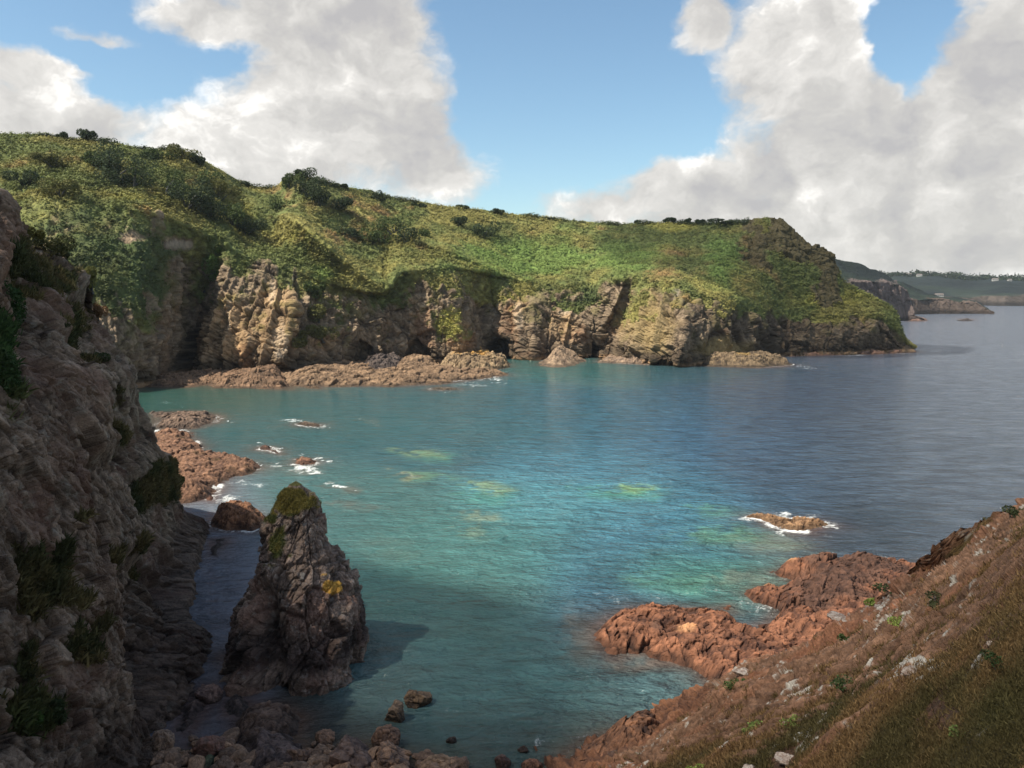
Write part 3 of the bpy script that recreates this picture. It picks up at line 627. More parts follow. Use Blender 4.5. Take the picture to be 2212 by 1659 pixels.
def tufts(name, P_, N_, C_, n_blade, h, wdt, seed, spread=.12):
    r = np.random.default_rng(seed); n = len(P_); k = n_blade
    b = np.repeat(P_, k, 0) + r.normal(0, 1, (n * k, 3)) * spread * np.array([1, 1, .25])
    up = np.repeat(N_, k, 0) * .35 + np.array([0, 0, .75]) + r.normal(0, .42, (n * k, 3)); up /= np.linalg.norm(up, axis=1, keepdims=True)
    sd = np.cross(up, r.normal(size=(n * k, 3))); sd /= np.linalg.norm(sd, axis=1, keepdims=True)
    hh = (np.repeat(h, k) if np.ndim(h) else h) * r.uniform(.5, 1.4, n * k); ww = hh * wdt
    bend = r.normal(0, .25, (n * k, 3)) * hh[:, None]
    v = np.stack([b - sd * ww[:, None], b + sd * ww[:, None], b + up * hh[:, None] * .6 + sd * ww[:, None] * .6 + bend * .35, b + up * hh[:, None] + bend], 1).reshape(-1, 3)
    c = np.repeat(C_, k, 0) * r.uniform(.6, 1.5, (n * k, 1))
    return mkmesh(name, v, np.arange(4 * n * k).reshape(-1, 4), M_LEAF, rep_col(c, 4), smooth=False)
ok = np.nonzero((LC[4] > .55) & (LC[6][0] > -40) & (LC[6][1] < 1720) & (V2 < 1.03) & (V2 > .06))[0]
pk = rng.choice(ok, 26000)
g1 = tufts('cliff_grass', LC[0][pk], LC[1][pk], LC[5][pk] * 1.15, 5, .75, .13, 3, .3)
tag(g1, 'shaggy grass and ivy patches on the shaded left cliff', 'grass', kind='stuff')
def cliff_at(x_, y_):
    d = (LC[6][0] - x_) ** 2 + (LC[6][1] - y_) ** 2; d[(LC[2] > 1.05) | (LC[2] < 0)] = 1e9; return LC[0][np.argmin(d)].copy()
for i, (bx, by, wpx, hpx, col, lab) in enumerate([
    (222, 636, 48, 46, C(.15, .15, .05), 'yellow tipped round shrub on the edge of the near left cliff'),
    (152, 560, 34, 26, C(.05, .055, .025), 'small dark windblown shrub on the near left cliff above the yellow tipped one'),
    (112, 535, 66, 34, C(.05, .055, .022), 'broad dark shrub hugging the top of the near left cliff'),
    (75, 505, 40, 26, C(.13, .12, .035), 'olive shrub on the crest of the near left cliff'),
    (250, 668, 30, 26, C(.15, .085, .045), 'rusty brown shrub just below the yellow tipped one'),
    (55, 1565, 60, 40, C(.05, .10, .022), 'bright green leafy bush low at the left edge of the near cliff'),
    (110, 1550, 50, 40, C(.028, .045, .018), 'dark bush beside the bright green one low on the near cliff'),
    (22, 720, 60, 120, C(.03, .065, .02), 'hanging mass of dark green ivy on the near cliff at the left edge'),
    (20, 840, 60, 80, C(.028, .055, .018), 'lower ivy clump on the near cliff at the left edge'),
    (210, 780, 40, 20, C(.04, .055, .022), 'low dark scrub on the shaded flank of the near cliff'),
    (395, 1045, 26, 22, C(.06, .07, .022), 'small green tuft bush high on the end of the near cliff')]):
    b0 = cliff_at(bx, by); s_ = b0[1] / 1700.
    b0[2] -= hpx * s_ * (.3 if i != 0 else -.15)
    tag(make_bush('shrub', b0, wpx * s_ * .6, hpx * s_, int(700 + wpx * 30), col, 300 + i, leaf=.34), lab, 'shrub', 'shrubs on the near left cliff')

# land behind the camera and to its left, outside the picture: unseen hill, its height and end set for the shade it throws
def hill_behind():
    x = np.linspace(-420, -64, 110); y = np.linspace(-400, 106, 230); X, Y = np.meshgrid(x, y)
    d = np.minimum((-60 - X) / 55, 1.0); z = 52 + 52 * sst(d, 0, 1) ; z = z + 6 * fbm(np.stack([X, Y, X * 0], -1).reshape(-1, 3), 50, 3, 5).reshape(X.shape)
    z = z - 5.0 * np.maximum(Y - 84 - 5 * fbm(np.stack([X, Y, X * 0], -1).reshape(-1, 3), 30, 3, 6).reshape(X.shape), 0) * sst(-X, 60, 100)
    lim = 50 + .105 * np.maximum(Y, 1)
    p = np.stack([X, Y, z], -1).reshape(-1, 3); hx, hy = proj(p); p[:, 2] = np.where((hx > -90) & (p[:, 1] > 0), -6, p[:, 2])
    o = mkmesh('hill', p, grid_faces(230, 110), M_FAR, np.broadcast_to(C(.07, .09, .03), p.shape))
    tag(o, 'unseen grassy hill behind the near cliff, shaped for its shade', kind='structure')
hill_behind()

# ============================================================ SEA STACK
lv = [(1052, 620, 632), (1063, 609, 645), (1075, 598, 658), (1100, 584, 674), (1130, 567, 688), (1170, 556, 702), (1196, 553, 706), (1218, 552, 736), (1260, 538, 760), (1300, 522, 776), (1340, 510, 786), (1380, 506, 788), (1430, 505, 787), (1520, 500, 790)]
YC = 106.0; k = np.array(lv, float); NL, NA = 420, 560
py_ = np.interp(np.linspace(0, 1, NL) ** 1.0, np.linspace(0, 1, len(lv)), k[:, 0]); py_ = np.linspace(1058, 1500, NL)
Lx = smooth1(np.interp(py_, k[:, 0], k[:, 1]), 3); Rx = smooth1(np.interp(py_, k[:, 0], k[:, 2]), 3)
zc = P(600, py_, YC)[:, 2]; xl = P(Lx, py_, YC)[:, 0]; xr = P(Rx, py_, YC)[:, 0]
ang = np.linspace(0, 2 * np.pi, NA + 1)
cxx = (xl + xr) / 2; hw = (xr - xl) / 2; hd = hw * tab(py_, [(1058, .9), (1200, 1.1), (1300, 1.15), (1400, 1.15), (1500, 1.2)])
ca, sa = np.cos(ang), np.sin(ang); e = 2.6
rr = (np.abs(ca) ** e + np.abs(sa) ** e) ** (-1 / e)
yoff = tab(py_, [(1058, 3.0), (1200, 2.0), (1420, 0), (1500, 0)])
g = np.stack([cxx[:, None] + hw[:, None] * rr * ca, YC + yoff[:, None] + hd[:, None] * rr * sa, np.broadcast_to(zc[:, None], (NL, NA + 1))], -1)
N = grid_normals(g).reshape(-1, 3); pts = g.reshape(-1, 3); ctr = np.stack([np.repeat(cxx, NA + 1), np.full(len(pts), YC)], -1)
rad = pts[:, :2] - ctr
if np.mean((N[:, :2] * rad).sum(1)) < 0: N = -N
q0 = pts.copy(); q0[np.arange(NL) * (NA + 1) + NA] = q0[np.arange(NL) * (NA + 1)]
mid = fbm(q0, 5, 4, 313); fine = fbm(q0, 1.2, 4, 323)
rd, tone = rockdisp(q0, 3.6, 302, (.3, .1, .9), 2.2, .05, .08, .5); rd2, tone2 = rockdisp(q0, 1.3, 321, (.3, .1, .9), 1.8, .06, .06, .5); _, _, bc, _ = worley(q0 / .6, 331)
kk = np.repeat(np.clip(hw / 4, .25, 1), NA + 1)
PX, PY = proj(pts)
shelf = 1.3 * sst(PY, 1440, 1475) + 0
face = (pts[:, 1] < YC)
cut = -3.6 * np.exp(-((PX - (560 + (PY - 1200) * .1)) / 26) ** 2) * sst(PY, 1230, 1300) * face + 1.0 * np.exp(-((PX - 640) / 60) ** 2 - ((PY - 1290) / 60) ** 2) * face
dd_ = 1.25 * rd + .40 * rd2 + .4 * mid; dd_ = dd_ - dd_.mean() - .55
pts = pts + N * (dd_ * kk + .1 * bc + shelf + cut * 1.0)[:, None]
rk = mixc(C(.035, .026, .022), C(.44, .32, .25), tone * .45 + tone2 * .55)
rk = mixc(rk, np.broadcast_to(C(.30, .175, .13), rk.shape), sst(mid + .3 * fine, .05, .45) * .55)
rk = mixc(rk, np.broadcast_to(C(.40, .37, .33), rk.shape), sst(fbm(pts, .7, 4, 351), .25, .5) * .45)
veg = sst(patch2([(630, 1085, 60, 34, 1.2), (585, 1115, 18, 30, .9), (598, 1175, 34, 60, .95), (620, 1200, 22, 20, .8), (595, 1225, 40, 16, .6), (600, 1275, 14, 14, .5), (650, 1140, 12, 20, .4)]) + .35 * mid + .3 * fine, .45, .75) * (pts[:, 2] > 4)
vg = mixc(C(.09, .10, .03), C(.22, .18, .05), sst(fbm(pts, 1.5, 4, 361) + 1.2 * (PY < 1110), -.1, .6))
lich = sst(patch2([(724, 1262, 34, 20, 1.2), (708, 1238, 24, 12, .9)]) + .5 * fine, .55, .8)
rk = mixc(rk, np.broadcast_to(C(.62, .34, .06), rk.shape), lich * .9)
rk = mixc(rk, rk * C(.36, .36, .40), sst(pts[:, 2] + .8 * mid, 8.5, 4.5) * (1 - .8 * sst(pts[:, 2] + .8 * mid, 3.2, 1.5)))
cc = mixc(rk, vg, veg)
# close the top
pts = np.vstack([pts, [[cxx[0], YC + 3, zc[0] + .3]]]); cc = np.vstack([cc, [vg[0]]])
F = grid_faces(NL, NA + 1, True)
st = mkmesh('sea_stack', pts[:-1], F, M_NEAR, cc[:-1])
tag(st, 'tall pointed sea stack with mossy top and orange lichen, standing beside the near cliff', 'sea stack')
# cap
cap = g[0, :NA].copy(); capv = np.vstack([pts[:NA], [[cxx[0], YC + 3, zc[0] + .5]]])
mkmesh('grass_top', capv, np.array([(i, (i + 1) % NA, NA) for i in range(NA)]), M_NEAR, np.tile(C(.13, .12, .04), (NA + 1, 1)), parent=st)
ok = np.nonzero((veg > .5) & (PX > 500))[0]; pk = rng.choice(ok, 5000)
g2 = tufts('moss', pts[pk], N[pk], np.clip(vg[pk] * 1.1, 0, 1), 5, .20, .16, 9, .12); g2.parent = st

# ============================================================ NEAR SLOPE (the headland the photographer stands on)
sil = [(1180, 1668, 76), (1300, 1625, 77), (1427, 1572, 79), (1519, 1491, 80), (1588, 1445, 79), (1766, 1362, 76), (1885, 1298, 72), (2014, 1202, 66), (2069, 1172, 63), (2212, 1083, 56), (2420, 985, 48), (2800, 830, 38)]
near = [(1000, 1900, 60), (1150, 1900, 52), (1300, 1900, 44), (1400, 1900, 36), (1550, 1900, 28), (1750, 1900, 20), (1950, 1900, 14), (2100, 1900, 11), (2250, 1860, 9), (2400, 1780, 7), (2650, 1600, 6), (3000, 1400, 5)]
bk = [(-30, -10, 10), (-24, -8, 16), (-18, -6, 26), (-12, -5, 34), (-8, -4, 40), (-4, -4, 45), (0, -4, 48), (3, -4, 48.4), (6, -5, 48.6), (10, -5, 49), (18, -5, 51), (28, -6, 54)]
NS, NT = 1000, 760
s = np.linspace(0, 1, NS); kk_ = np.linspace(0, 1, len(sil))
ks = np.array([0, .06, .13, .2, .26, .4, .5, .62, .68, .82, .93, 1])
def cur(a): a = np.array(a, float); return smooth1(np.stack([np.interp(s, ks, a[:, i]) for i in range(3)], -1), 6)
S_, N_, B_ = cur(sil), cur(near), cur(bk)
rows, vv = [], []
npt = P(N_[:, 0], N_[:, 1], N_[:, 2])
for i in range(12): rows.append(lerp(B_, npt, i / 12)); vv.append(-1 + i / 12)
for i in range(NT + 1):
    t = i / NT; rows.append(P(lerp(N_[:, 0], S_[:, 0], t), lerp(N_[:, 1], S_[:, 1], t), 1 / lerp(1 / N_[:, 2], 1 / S_[:, 2], t))); vv.append(t)
l = rows[-1]
for i in range(1, 41):
    t = i / 40; b = l.copy(); b[:, 0] -= 3 * t; b[:, 1] += 4 * t + 14 * t; b[:, 2] = lerp(l[:, 2], -4, t ** 1.25); rows.append(b); vv.append(1 + t)
G = np.array(rows); N = grid_normals(G).reshape(-1, 3); pts = G.reshape(-1, 3)
if np.mean(N[:, 2]) < 0: N = -N
V2 = np.repeat(np.array(vv), NS); S2 = np.tile(s, len(vv)); PX, PY = proj(pts)
mid = fbm(pts, 7, 4, 413); fine = fbm(pts, 1.3, 4, 423); vf = fbm(pts, .35, 3, 433)
# strata run along the slope: stretched coordinates
dirS = np.array([20.2, -25, 28.9]); dirS /= np.linalg.norm(dirS)
al = pts @ dirS; st_p = pts - al[:, None] * dirS * .86
sr = ridged(st_p, 3.2, 5, 443); sr2 = ridged(st_p, .9, 4, 453)
edge = sst(V2, .45, 1.0) * sst(S2, 1.0, .6)
rocky = sst(.62 * edge + .62 * sr + .55 * mid + patch2([(1480, 1560, 160, 60, .4), (1620, 1500, 120, 60, .35)]) + .25 * sr2, .38, .85)
rocky = np.maximum(rocky, sst(patch2([(1180, 1640, 160, 60, 1.2), (1300, 1620, 120, 60, 1.1)]), .4, .7))
soil = sst(fbm(st_p, 6, 4, 463) + patch2([(2060, 1560, 60, 40, .5), (1750, 1620, 120, 40, .3), (2100, 1250, 100, 80, .35)]), -.12, .3)
rd, tone = rockdisp(pts, 3.0, 402, None); rd2, tone2 = rockdisp(st_p, .8, 421, None)
dist = np.clip(pts[:, 1] / 40, .2, 1.4)
disp = (.9 * sr + .35 * sr2 + .8 * rd * rocky + .25 * rd2 * rocky) * dist * .6 + (1 - rocky) * (.28 * fine * dist + .10 * vf) + .8 * mid * dist
disp = disp - 1.25 * sst(V2, .5, .9) * np.clip(pts[:, 1] / 80, .3, 1)
disp = disp * np.where(V2 < 0, .2, 1)
far = V2 > 1.0
disp = disp + far * np.clip(V2 - 1, 0, 1) * 2.2 * rd
pts = pts + N * disp[:, None]
rk = mixc(C(.06, .032, .021), C(.34, .19, .115), tone * .3 + tone2 * .4 + .3 * sst(sr, -.4, .6))
rk = mixc(rk, np.broadcast_to(C(.30, .125, .065), rk.shape), sst(fbm(st_p, 4, 4, 471), .0, .45) * .7)
lich = sst(fbm(pts, .8, 4, 481) * .8 + .35 * sr + patch2([(1700, 1470, 40, 22, .4), (1980, 1440, 90, 16, .6), (1740, 1600, 60, 25, .45), (1350, 1650, 40, 25, .5), (1720, 1500, 60, 30, .4), (1900, 1310, 90, 40, .2), (1985, 1470, 60, 20, .5)]), .45, .66)
soilc = mixc(C(.085, .05, .032), C(.15, .075, .042), sst(fine, -.3, .4))
vgc = mixc(C(.085, .068, .028), C(.20, .122, .055), sst(mid + .4 * fine, -.3, .35))
vgc = mixc(vgc, np.broadcast_to(C(.075, .075, .028), vgc.shape), .6 * patch2([(2150, 1540, 120, 60, .8), (1640, 1510, 90, 25, .5), (1830, 1560, 60, 30, .5), (2180, 1350, 60, 60, .6)]))
vegm = (1 - rocky) * (1 - soil * .85)
grain = .72 + .62 * np.clip(.5 + .9 * fbm(pts, .5, 4, 491), 0, 1)
cc = mixc(soilc, rk, rocky) * grain[:, None]; cc = mixc(cc, vgc, sst(vegm + .3 * fine + .15 * vf, .25, .6) * (1 - rocky * .7))
cc = mixc(cc, np.broadcast_to(C(.60, .57, .50), cc.shape), lich * .8 * (V2 > 0) * sst(rocky + .35 * sr + patch2([(1980, 1440, 90, 16, .9), (1740, 1600, 60, 25, .6)]), .25, .6))
cc = mixc(cc, mixc(C(.10, .05, .035), C(.34, .15, .075), tone), sst(patch2([(1200, 1640, 150, 50, 1.2)]) + far * (pts[:, 2] < 8) * 1., .4, .9) * .9)
sl = mkmesh('slope', pts, grid_faces(len(vv), NS), M_SLOPE, cc)
tag(sl, 'steep brown rock and turf slope falling to the cove at the right', kind='structure')
ok = np.nonzero((vegm + .4 * fine + .3 * vf > .22) & (V2 > 0) & (V2 < 1.0) & (PX > 1150) & (PX < 2300) & (PY < 1760))[0]
pk = rng.choice(ok, 60000); hh = np.clip(pts[pk, 1] * .0052, .045, .30)
g3 = tufts('grass', pts[pk], N[pk], vgc[pk] * 1.15, 5, hh, .10, 11, .10)
tag(g3, 'short dry grass and turf on the near slope at the right', 'grass', kind='stuff')
SLP = (pts, proj(pts), V2)
def slope_at(x_, y_):
    d = (SLP[1][0] - x_) ** 2 + (SLP[1][1] - y_) ** 2; d[(SLP[2] < 0) | (SLP[2] > 1)] = 1e9; return SLP[0][np.argmin(d)].copy()
YG = C(.15, .19, .045)
for i, (bx, by, wpx, hpx, col, lab) in enumerate([
    (1960, 1345, 44, 18, YG, 'yellow green flowering samphire highest on the near slope, under the dark scrub'),
    (1645, 1585, 60, 26, C(.11, .15, .04), 'yellow green clump of samphire in the middle of the near slope'),
    (1520, 1665, 44, 20, YG, 'bright samphire clump low on the near slope near the bottom edge'),
    (1720, 1570, 50, 24, C(.13, .17, .045), 'samphire clump right of the middle one, beside pale stones'),
    (2085, 1590, 44, 30, C(.10, .14, .04), 'pale flowered plant at the lower right of the near slope'),
    (1505, 1687, 30, 14, YG, 'small bright plant at the very bottom of the near slope'),
    (1500, 1605, 30, 16, C(.10, .15, .04), 'small green plant on the edge of the near slope above the inlet'),
    (1880, 1295, 34, 14, YG, 'bright green plant on the rim of the near slope above the red rocks'),
    (1598, 1482, 34, 26, C(.045, .07, .022), 'dark green plant on the slope edge above the inlet'),
    (2030, 1300, 80, 30, C(.035, .04, .018), 'dark heathery scrub near the top of the near slope'),
    (1935, 1275, 60, 26, C(.035, .05, .02), 'dark scrub on the rim of the near slope beside the red rocks'),
    (2190, 1110, 50, 26, C(.03, .04, .018), 'dark bush on the rim of the near slope at the right edge'),
    (2150, 1135, 40, 16, C(.05, .045, .022), 'low brown bush next down the rim from the right edge'),
    (2170, 1430, 70, 40, C(.03, .05, .018), 'dark green shrub at the right edge of the near slope'),
    (1830, 1385, 26, 24, C(.035, .055, .018), 'small dark shrub alone among pale rocks on the near slope'),
    (1840, 1480, 60, 26, C(.035, .055, .02), 'dark trailing shrub in the middle of the near slope')]):
    b0 = slope_at(bx, by); s_ = b0[1] / 1650.
    b0[2] -= hpx * s_ * .35
    tag(make_bush('plant', b0, wpx * s_ * .70, hpx * s_ * .7, int(200 + wpx * 7), col * 1.5, 400 + i, leaf=max(.05, 5.0 * s_), stem=True), lab, 'plant', 'plants on the near slope')

# ============================================================ UNSEEN CLOUDS added to shade the near slope, the sea stack and the headland
def cloud(tx, ty, rx, ry, alt, seed, thin, lab):
    m_ = bpy.data.materials.new('shade_cloud'); m_.use_nodes = True; t_ = m_.node_tree; t_.nodes.clear(); b_ = NB(t_)
    df = b_.n('ShaderNodeBsdfDiffuse'); df.inputs[0].default_value = (.9, .9, .92, 1); tp = b_.n('ShaderNodeBsdfTransparent'); mx_ = b_.n('ShaderNodeMixShader')
    g_ = b_.n('ShaderNodeNewGeometry').outputs['Position']
    b_.link(b_.ss(b_.noise(g_, .03, 5, .6), .3, .7, thin + .12, thin - .12), mx_.inputs[0]); b_.link(df.outputs[0], mx_.inputs[1]); b_.link(tp.outputs[0], mx_.inputs[2])
    o_ = b_.n('ShaderNodeOutputMaterial'); b_.link(mx_.outputs[0], o_.inputs[0])
    th = np.linspace(0, np.pi, 60); ph = np.linspace(0, 2 * np.pi, 121); T, Ph = np.meshgrid(th, ph, indexing='ij')
    d = np.stack([np.sin(T) * np.cos(Ph), np.sin(T) * np.sin(Ph), np.cos(T)], -1).reshape(-1, 3)
    k = 1 + .22 * fbm(d + seed, .5, 5, seed); p = d * k[:, None] * np.array([rx, ry, min(rx, ry) * .35])
    o = mkmesh('cloud', p, grid_faces(60, 121, True), m_); k0 = alt / sdir.z
    o.location = (tx + sdir.x * k0, ty + sdir.y * k0, alt); tag(o, lab, kind='stuff')
cloud(-62, 100, 66, 52, 1000, 8, .52, 'thin cloud added out of view to shade the sea stack')
cloud(0, 36, 100, 50, 900, 3, .62, 'thin cloud added out of view to shade the near slope')
cloud(275, 735, 130, 110, 1100, 5, .62, 'thin cloud added out of view to shade the headland')
# ============================================================ ROCKS ON THE WATER
def boulder(name, c, size, rotz, seed, c0, c1, sub=5, planes=13, rough=.12, label=None, cat='boulder', group=None, wetz=None):
    r = np.random.default_rng(seed)
    n = {3: 24, 4: 40, 5: 70, 6: 120}[sub]
    th = np.linspace(0, np.pi, n); ph = np.linspace(0, 2 * np.pi, 2 * n + 1); T, Ph = np.meshgrid(th, ph, indexing='ij')
    d = np.stack([np.sin(T) * np.cos(Ph), np.sin(T) * np.sin(Ph), np.cos(T)], -1).reshape(-1, 3)
    nr = r.normal(size=(planes, 3)); nr /= np.linalg.norm(nr, axis=1, keepdims=True); h = r.uniform(.62, 1.0, planes)
    dd = np.maximum(d @ nr.T, 1e-3); rad = np.minimum((h[None] / dd).min(1), 1.15)
    p = d * rad[:, None]; sz = np.array(size) ; p = p * sz
    o_ = seed * 3.7 % 900; rd_, tn = rockdisp(p + o_, float(np.mean(sz)) * .55, seed % 50, (-.4, .2, .9)); fn = fbm(p + o_, float(np.mean(sz)) * .25, 4, seed)
    p = p + d * ((rd_ * rough + fn * rough * .5) * np.mean(sz))[:, None]
    a = rotz; p = np.stack([p[:, 0] * math.cos(a) - p[:, 1] * math.sin(a), p[:, 0] * math.sin(a) + p[:, 1] * math.cos(a), p[:, 2]], -1)
    col = mixc(c0, c1, np.clip(tn + .5 * fn, 0, 1))
    if wetz is not None: col = mixc(col, col * .4, sst(p[:, 2] + c[2] + .15 * fn, wetz, wetz * .4))
    o = mkmesh(name, p, grid_faces(n, 2 * n + 1, True), M_BOULD, col); o.location = c
    return tag(o, label, cat, group)

RED0, RED1 = C(.08, .034, .022), C(.35, .15, .08)
BRN0, BRN1 = C(.11, .07, .045), C(.33, .22, .13)
ISL = []     # outlines kept for the water's shallows and foam
def islet(name, outline, hmax, wslope, c0, c1, label, cat='rock', group=None, seed=0, block=3.0, amp=1.0, res=None, bumps=(), holes=(), orange=(), dark=(), kind=None, dip=(-.5, .1, .8), foam=1.0, weed=0.0, ocol=(.55, .30, .07)):
    o = np.array(outline, float); w3 = WL(o[:, 0], o[:, 1])[:, :2]
    x0, y0 = w3.min(0) - 4; x1, y1 = w3.max(0) + 4
    ext = max(x1 - x0, y1 - y0); res = res or max(ext / 420, .12)
    nx, ny = int((x1 - x0) / res) + 2, int((y1 - y0) / res) + 2
    X, Y = np.meshgrid(np.linspace(x0, x1, nx), np.linspace(y0, y1, ny)); p = np.stack([X, Y, X * 0], -1).reshape(-1, 3)
    sd = poly_sd(X, Y, w3).ravel()
    sd = sd + fbm(p, wslope * 1.4, 4, seed + 1) * wslope * .55
    f = sst(sd, -wslope * .15, wslope); z = hmax * f * (.75 + .45 * fbm(p, wslope * 2, 3, seed + 2)) + np.minimum(sd, 0) * .5 - .35
    def scr(l, which):
        r = 0
        for b in l:
            cpt = WL(b[0], b[1]); rx = abs(WL(b[0] + b[2], b[1])[0] - cpt[0]); ry = abs(WL(b[0], b[1] - b[3])[1] - cpt[1])
            r = r + b[4] * np.exp(-((p[:, 0] - cpt[0]) / rx) ** 2 - ((p[:, 1] - cpt[1]) / ry) ** 2)
        return r
    z = z + scr(bumps, 0) * sst(sd, -.5, wslope * .5); z = z - scr(holes, 0)
    p[:, 2] = z
    rd_, tn = rockdisp(p + seed * 13.1, block, seed, dip); rd2_, tn2 = rockdisp(p + seed * 7.1, block * .33, seed + 3, dip)
    am = sst(sd, -1.0, wslope * .5) * amp
    p[:, 2] += am * block * (.32 * rd_ + .10 * rd2_); p[:, 0] += am * block * .10 * rd_ ; p[:, 1] -= am * block * .12 * rd2_
    fn = fbm(p, block * .6, 4, seed + 8)
    col = mixc(c0 * .6, c1, np.clip(.5 * tn + .5 * tn2 + .35 * fn + .02, 0, 1))
    if len(orange): col = mixc(col, np.broadcast_to(C(*ocol), col.shape) * (.5 + .8 * tn2)[:, None], sst(scr(orange, 0) + .4 * fn, .45, .8) * .85)
    if weed: col = mixc(col, np.broadcast_to(C(.075, .045, .018), col.shape), sst(fbm(p, block * 2.2, 4, seed + 18) + weed, .25, .5) * .9)
    if len(dark): col = mixc(col, col * C(.38, .46, .58), sst(scr(dark, 0) + .45 * fn, .35, .75) * .9)  # paints the shaded zone of the red rocks into their colour
    wb = 1.0 + .05 * hmax * 2; col = mixc(col, col * .34, sst(p[:, 2] + .35 * fn, wb, wb * .4) * .85)
    F = grid_faces(ny, nx); keep = (p[F][:, :, 2].max(1) > -1.2); F = F[keep]
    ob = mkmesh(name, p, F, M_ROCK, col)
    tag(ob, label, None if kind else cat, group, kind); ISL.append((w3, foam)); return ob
GI = 'bare rocks standing in the cove'
# foot of the far cliffs
islet('rock_shelf', [(600, 834), (660, 836), (770, 835), (850, 836), (950, 831), (1010, 823), (1060, 816), (1098, 811), (1092, 806), (1030, 806), (960, 796), (930, 788), (870, 782), (700, 782), (600, 800)], 4.6, 13, BRN0, C(.34, .22, .13), 'long flat brown rock shelf at the foot of the far cliffs, washed at its tip', 'rock shelf', None, 1, 7, 1.1, bumps=[(910, 788, 40, 10, 6), (690, 812, 60, 12, 3)], foam=.5)
islet('rock_shelf', [(316, 836), (400, 838), (450, 832), (470, 838), (540, 838), (600, 842), (632, 842), (630, 824), (600, 806), (500, 806), (400, 812), (320, 822)], 4.5, 11, BRN0, C(.33, .20, .12), 'jumbled red brown rocks at the foot of the pale buttress beside the cave', 'rock shelf', None, 2, 6, 1.2, bumps=[(580, 826, 30, 12, 6), (520, 824, 40, 12, 3)], foam=.3)
islet('rock', [(950, 798), (1030, 801), (1060, 800), (1096, 794), (1098, 786), (1060, 776), (960, 774)], 10, 7, BRN0, C(.46, .33, .19), 'blocky sunlit rock at the far end of the shelf, beside the dark inlet', 'rock', GI, 3, 7, 1.3, orange=[(1020, 782, 60, 12, .8)], foam=.2)
islet('rock', [(780, 806), (850, 806), (880, 800), (870, 788), (790, 788)], 11, 9, C(.05, .04, .04), C(.16, .12, .10), 'dark rounded rock at the back of the shelf under the shaded cliff', 'rock', GI, 4, 6, 1.2, foam=0)
islet('rock', [(1164, 790), (1200, 793), (1230, 789), (1254, 780), (1240, 770), (1180, 770)], 16, 20, C(.16, .11, .08), C(.48, .34, .22), 'pale cone of rock standing in front of the far cliff between two dark inlets', 'rock', GI, 5, 5, 1.1, foam=.5)
islet('rock', [(1494, 789), (1560, 793), (1640, 795), (1690, 792), (1712, 788), (1660, 776), (1500, 774)], 9, 13, C(.07, .05, .035), C(.27, .19, .11), 'low rocky knoll topped with orange lichen at the foot of the headland', 'rock', GI, 6, 6, 1.1, orange=[(1590, 784, 50, 8, .75)], ocol=(.34, .22, .07), foam=.7)
islet('rock', [(1290, 783), (1400, 788), (1500, 790), (1510, 780), (1400, 776), (1300, 774)], 5, 8, C(.14, .10, .08), C(.44, .31, .21), 'washed ledge along the foot of the grassy spur', 'rock ledge', GI, 26, 5, 1.0, foam=.3)
islet('rock', [(1700, 770), (1800, 767), (1900, 765), (1980, 761), (1965, 755), (1900, 757), (1700, 764)], 3.2, 6, C(.14, .08, .06), C(.42, .24, .16), 'thin reddish ledge running along the waterline of the headland to its point', 'rock ledge', GI, 27, 5, 1.0, foam=.3)
islet('rock', [(925, 842), (950, 844), (985, 843), (990, 839), (960, 836), (930, 838)], .9, 5, C(.09, .07, .05), C(.25, .19, .13), 'small dark wave washed rock just off the far shelf', 'rock', GI, 7, 2.4, 1, foam=1)
islet('rock', [(660, 838), (690, 840), (692, 836), (665, 834)], 1.2, 3, BRN0, BRN1, 'tiny brown rock close in to the left end of the far shelf', 'rock', GI, 8, 2, 1, foam=.3)
islet('rock', [(2068, 693), (2085, 694), (2106, 693), (2100, 690), (2075, 690)], 4, 20, C(.04, .03, .03), C(.10, .08, .07), 'tiny dark skerry out at sea beyond the headland', 'rock', GI, 9, 8, 1, res=1.5, foam=0)
islet('rock', [(1960, 693), (1990, 694), (2003, 692), (1990, 688), (1950, 684)], 6, 18, C(.10, .06, .05), C(.26, .16, .12), 'low brown point at the foot of the grey headland behind', 'rock', GI, 28, 8, 1, res=1.5, foam=.2)
# ledges at the end of the near cliff
islet('rock_ledge', [(330, 892), (400, 888), (450, 892), (480, 900), (470, 914), (430, 925), (390, 930), (330, 930)], 3.0, 9, C(.11, .075, .06), C(.31, .21, .15), 'flat brown ledge farthest along the shore behind the near cliff', 'rock ledge', GI, 10, 4, 1.1, foam=.6)
islet('rock_ledge', [(330, 930), (400, 925), (420, 945), (440, 965), (430, 985), (500, 988), (545, 1000), (562, 1012), (540, 1022), (500, 1030), (478, 1045), (480, 1062), (455, 1078), (430, 1082), (300, 1100), (300, 960)], 4.2, 8, C(.10, .05, .035), C(.34, .185, .11), 'broad rust brown ledge reaching out from behind the near cliff', 'rock ledge', GI, 11, 3.2, 1.2, weed=.1, foam=.9)
islet('rock', [(452, 1128), (470, 1112), (500, 1108), (540, 1108), (566, 1118), (572, 1136), (545, 1150), (500, 1146), (470, 1140)], 4.6, 4.5, C(.10, .045, .03), C(.38, .19, .10), 'rust red hump of rock between the near cliff and the sea stack', 'rock', GI, 12, 2.2, 1.1, foam=.8)
islet('rock', [(638, 918), (655, 921), (690, 922), (692, 917), (665, 914), (640, 914)], 2.0, 4, C(.07, .05, .04), C(.22, .15, .10), 'dark little rock ringed with foam, farthest of the foamy ones', 'rock', GI, 13, 1.8, 1, foam=1)
islet('rock', [(556, 972), (580, 975), (606, 982), (604, 974), (585, 966), (560, 966)], 1.9, 3, C(.08, .045, .035), C(.28, .15, .10), 'rust brown foam ringed rock left of a similar one', 'rock', GI, 14, 1.6, 1, foam=1)
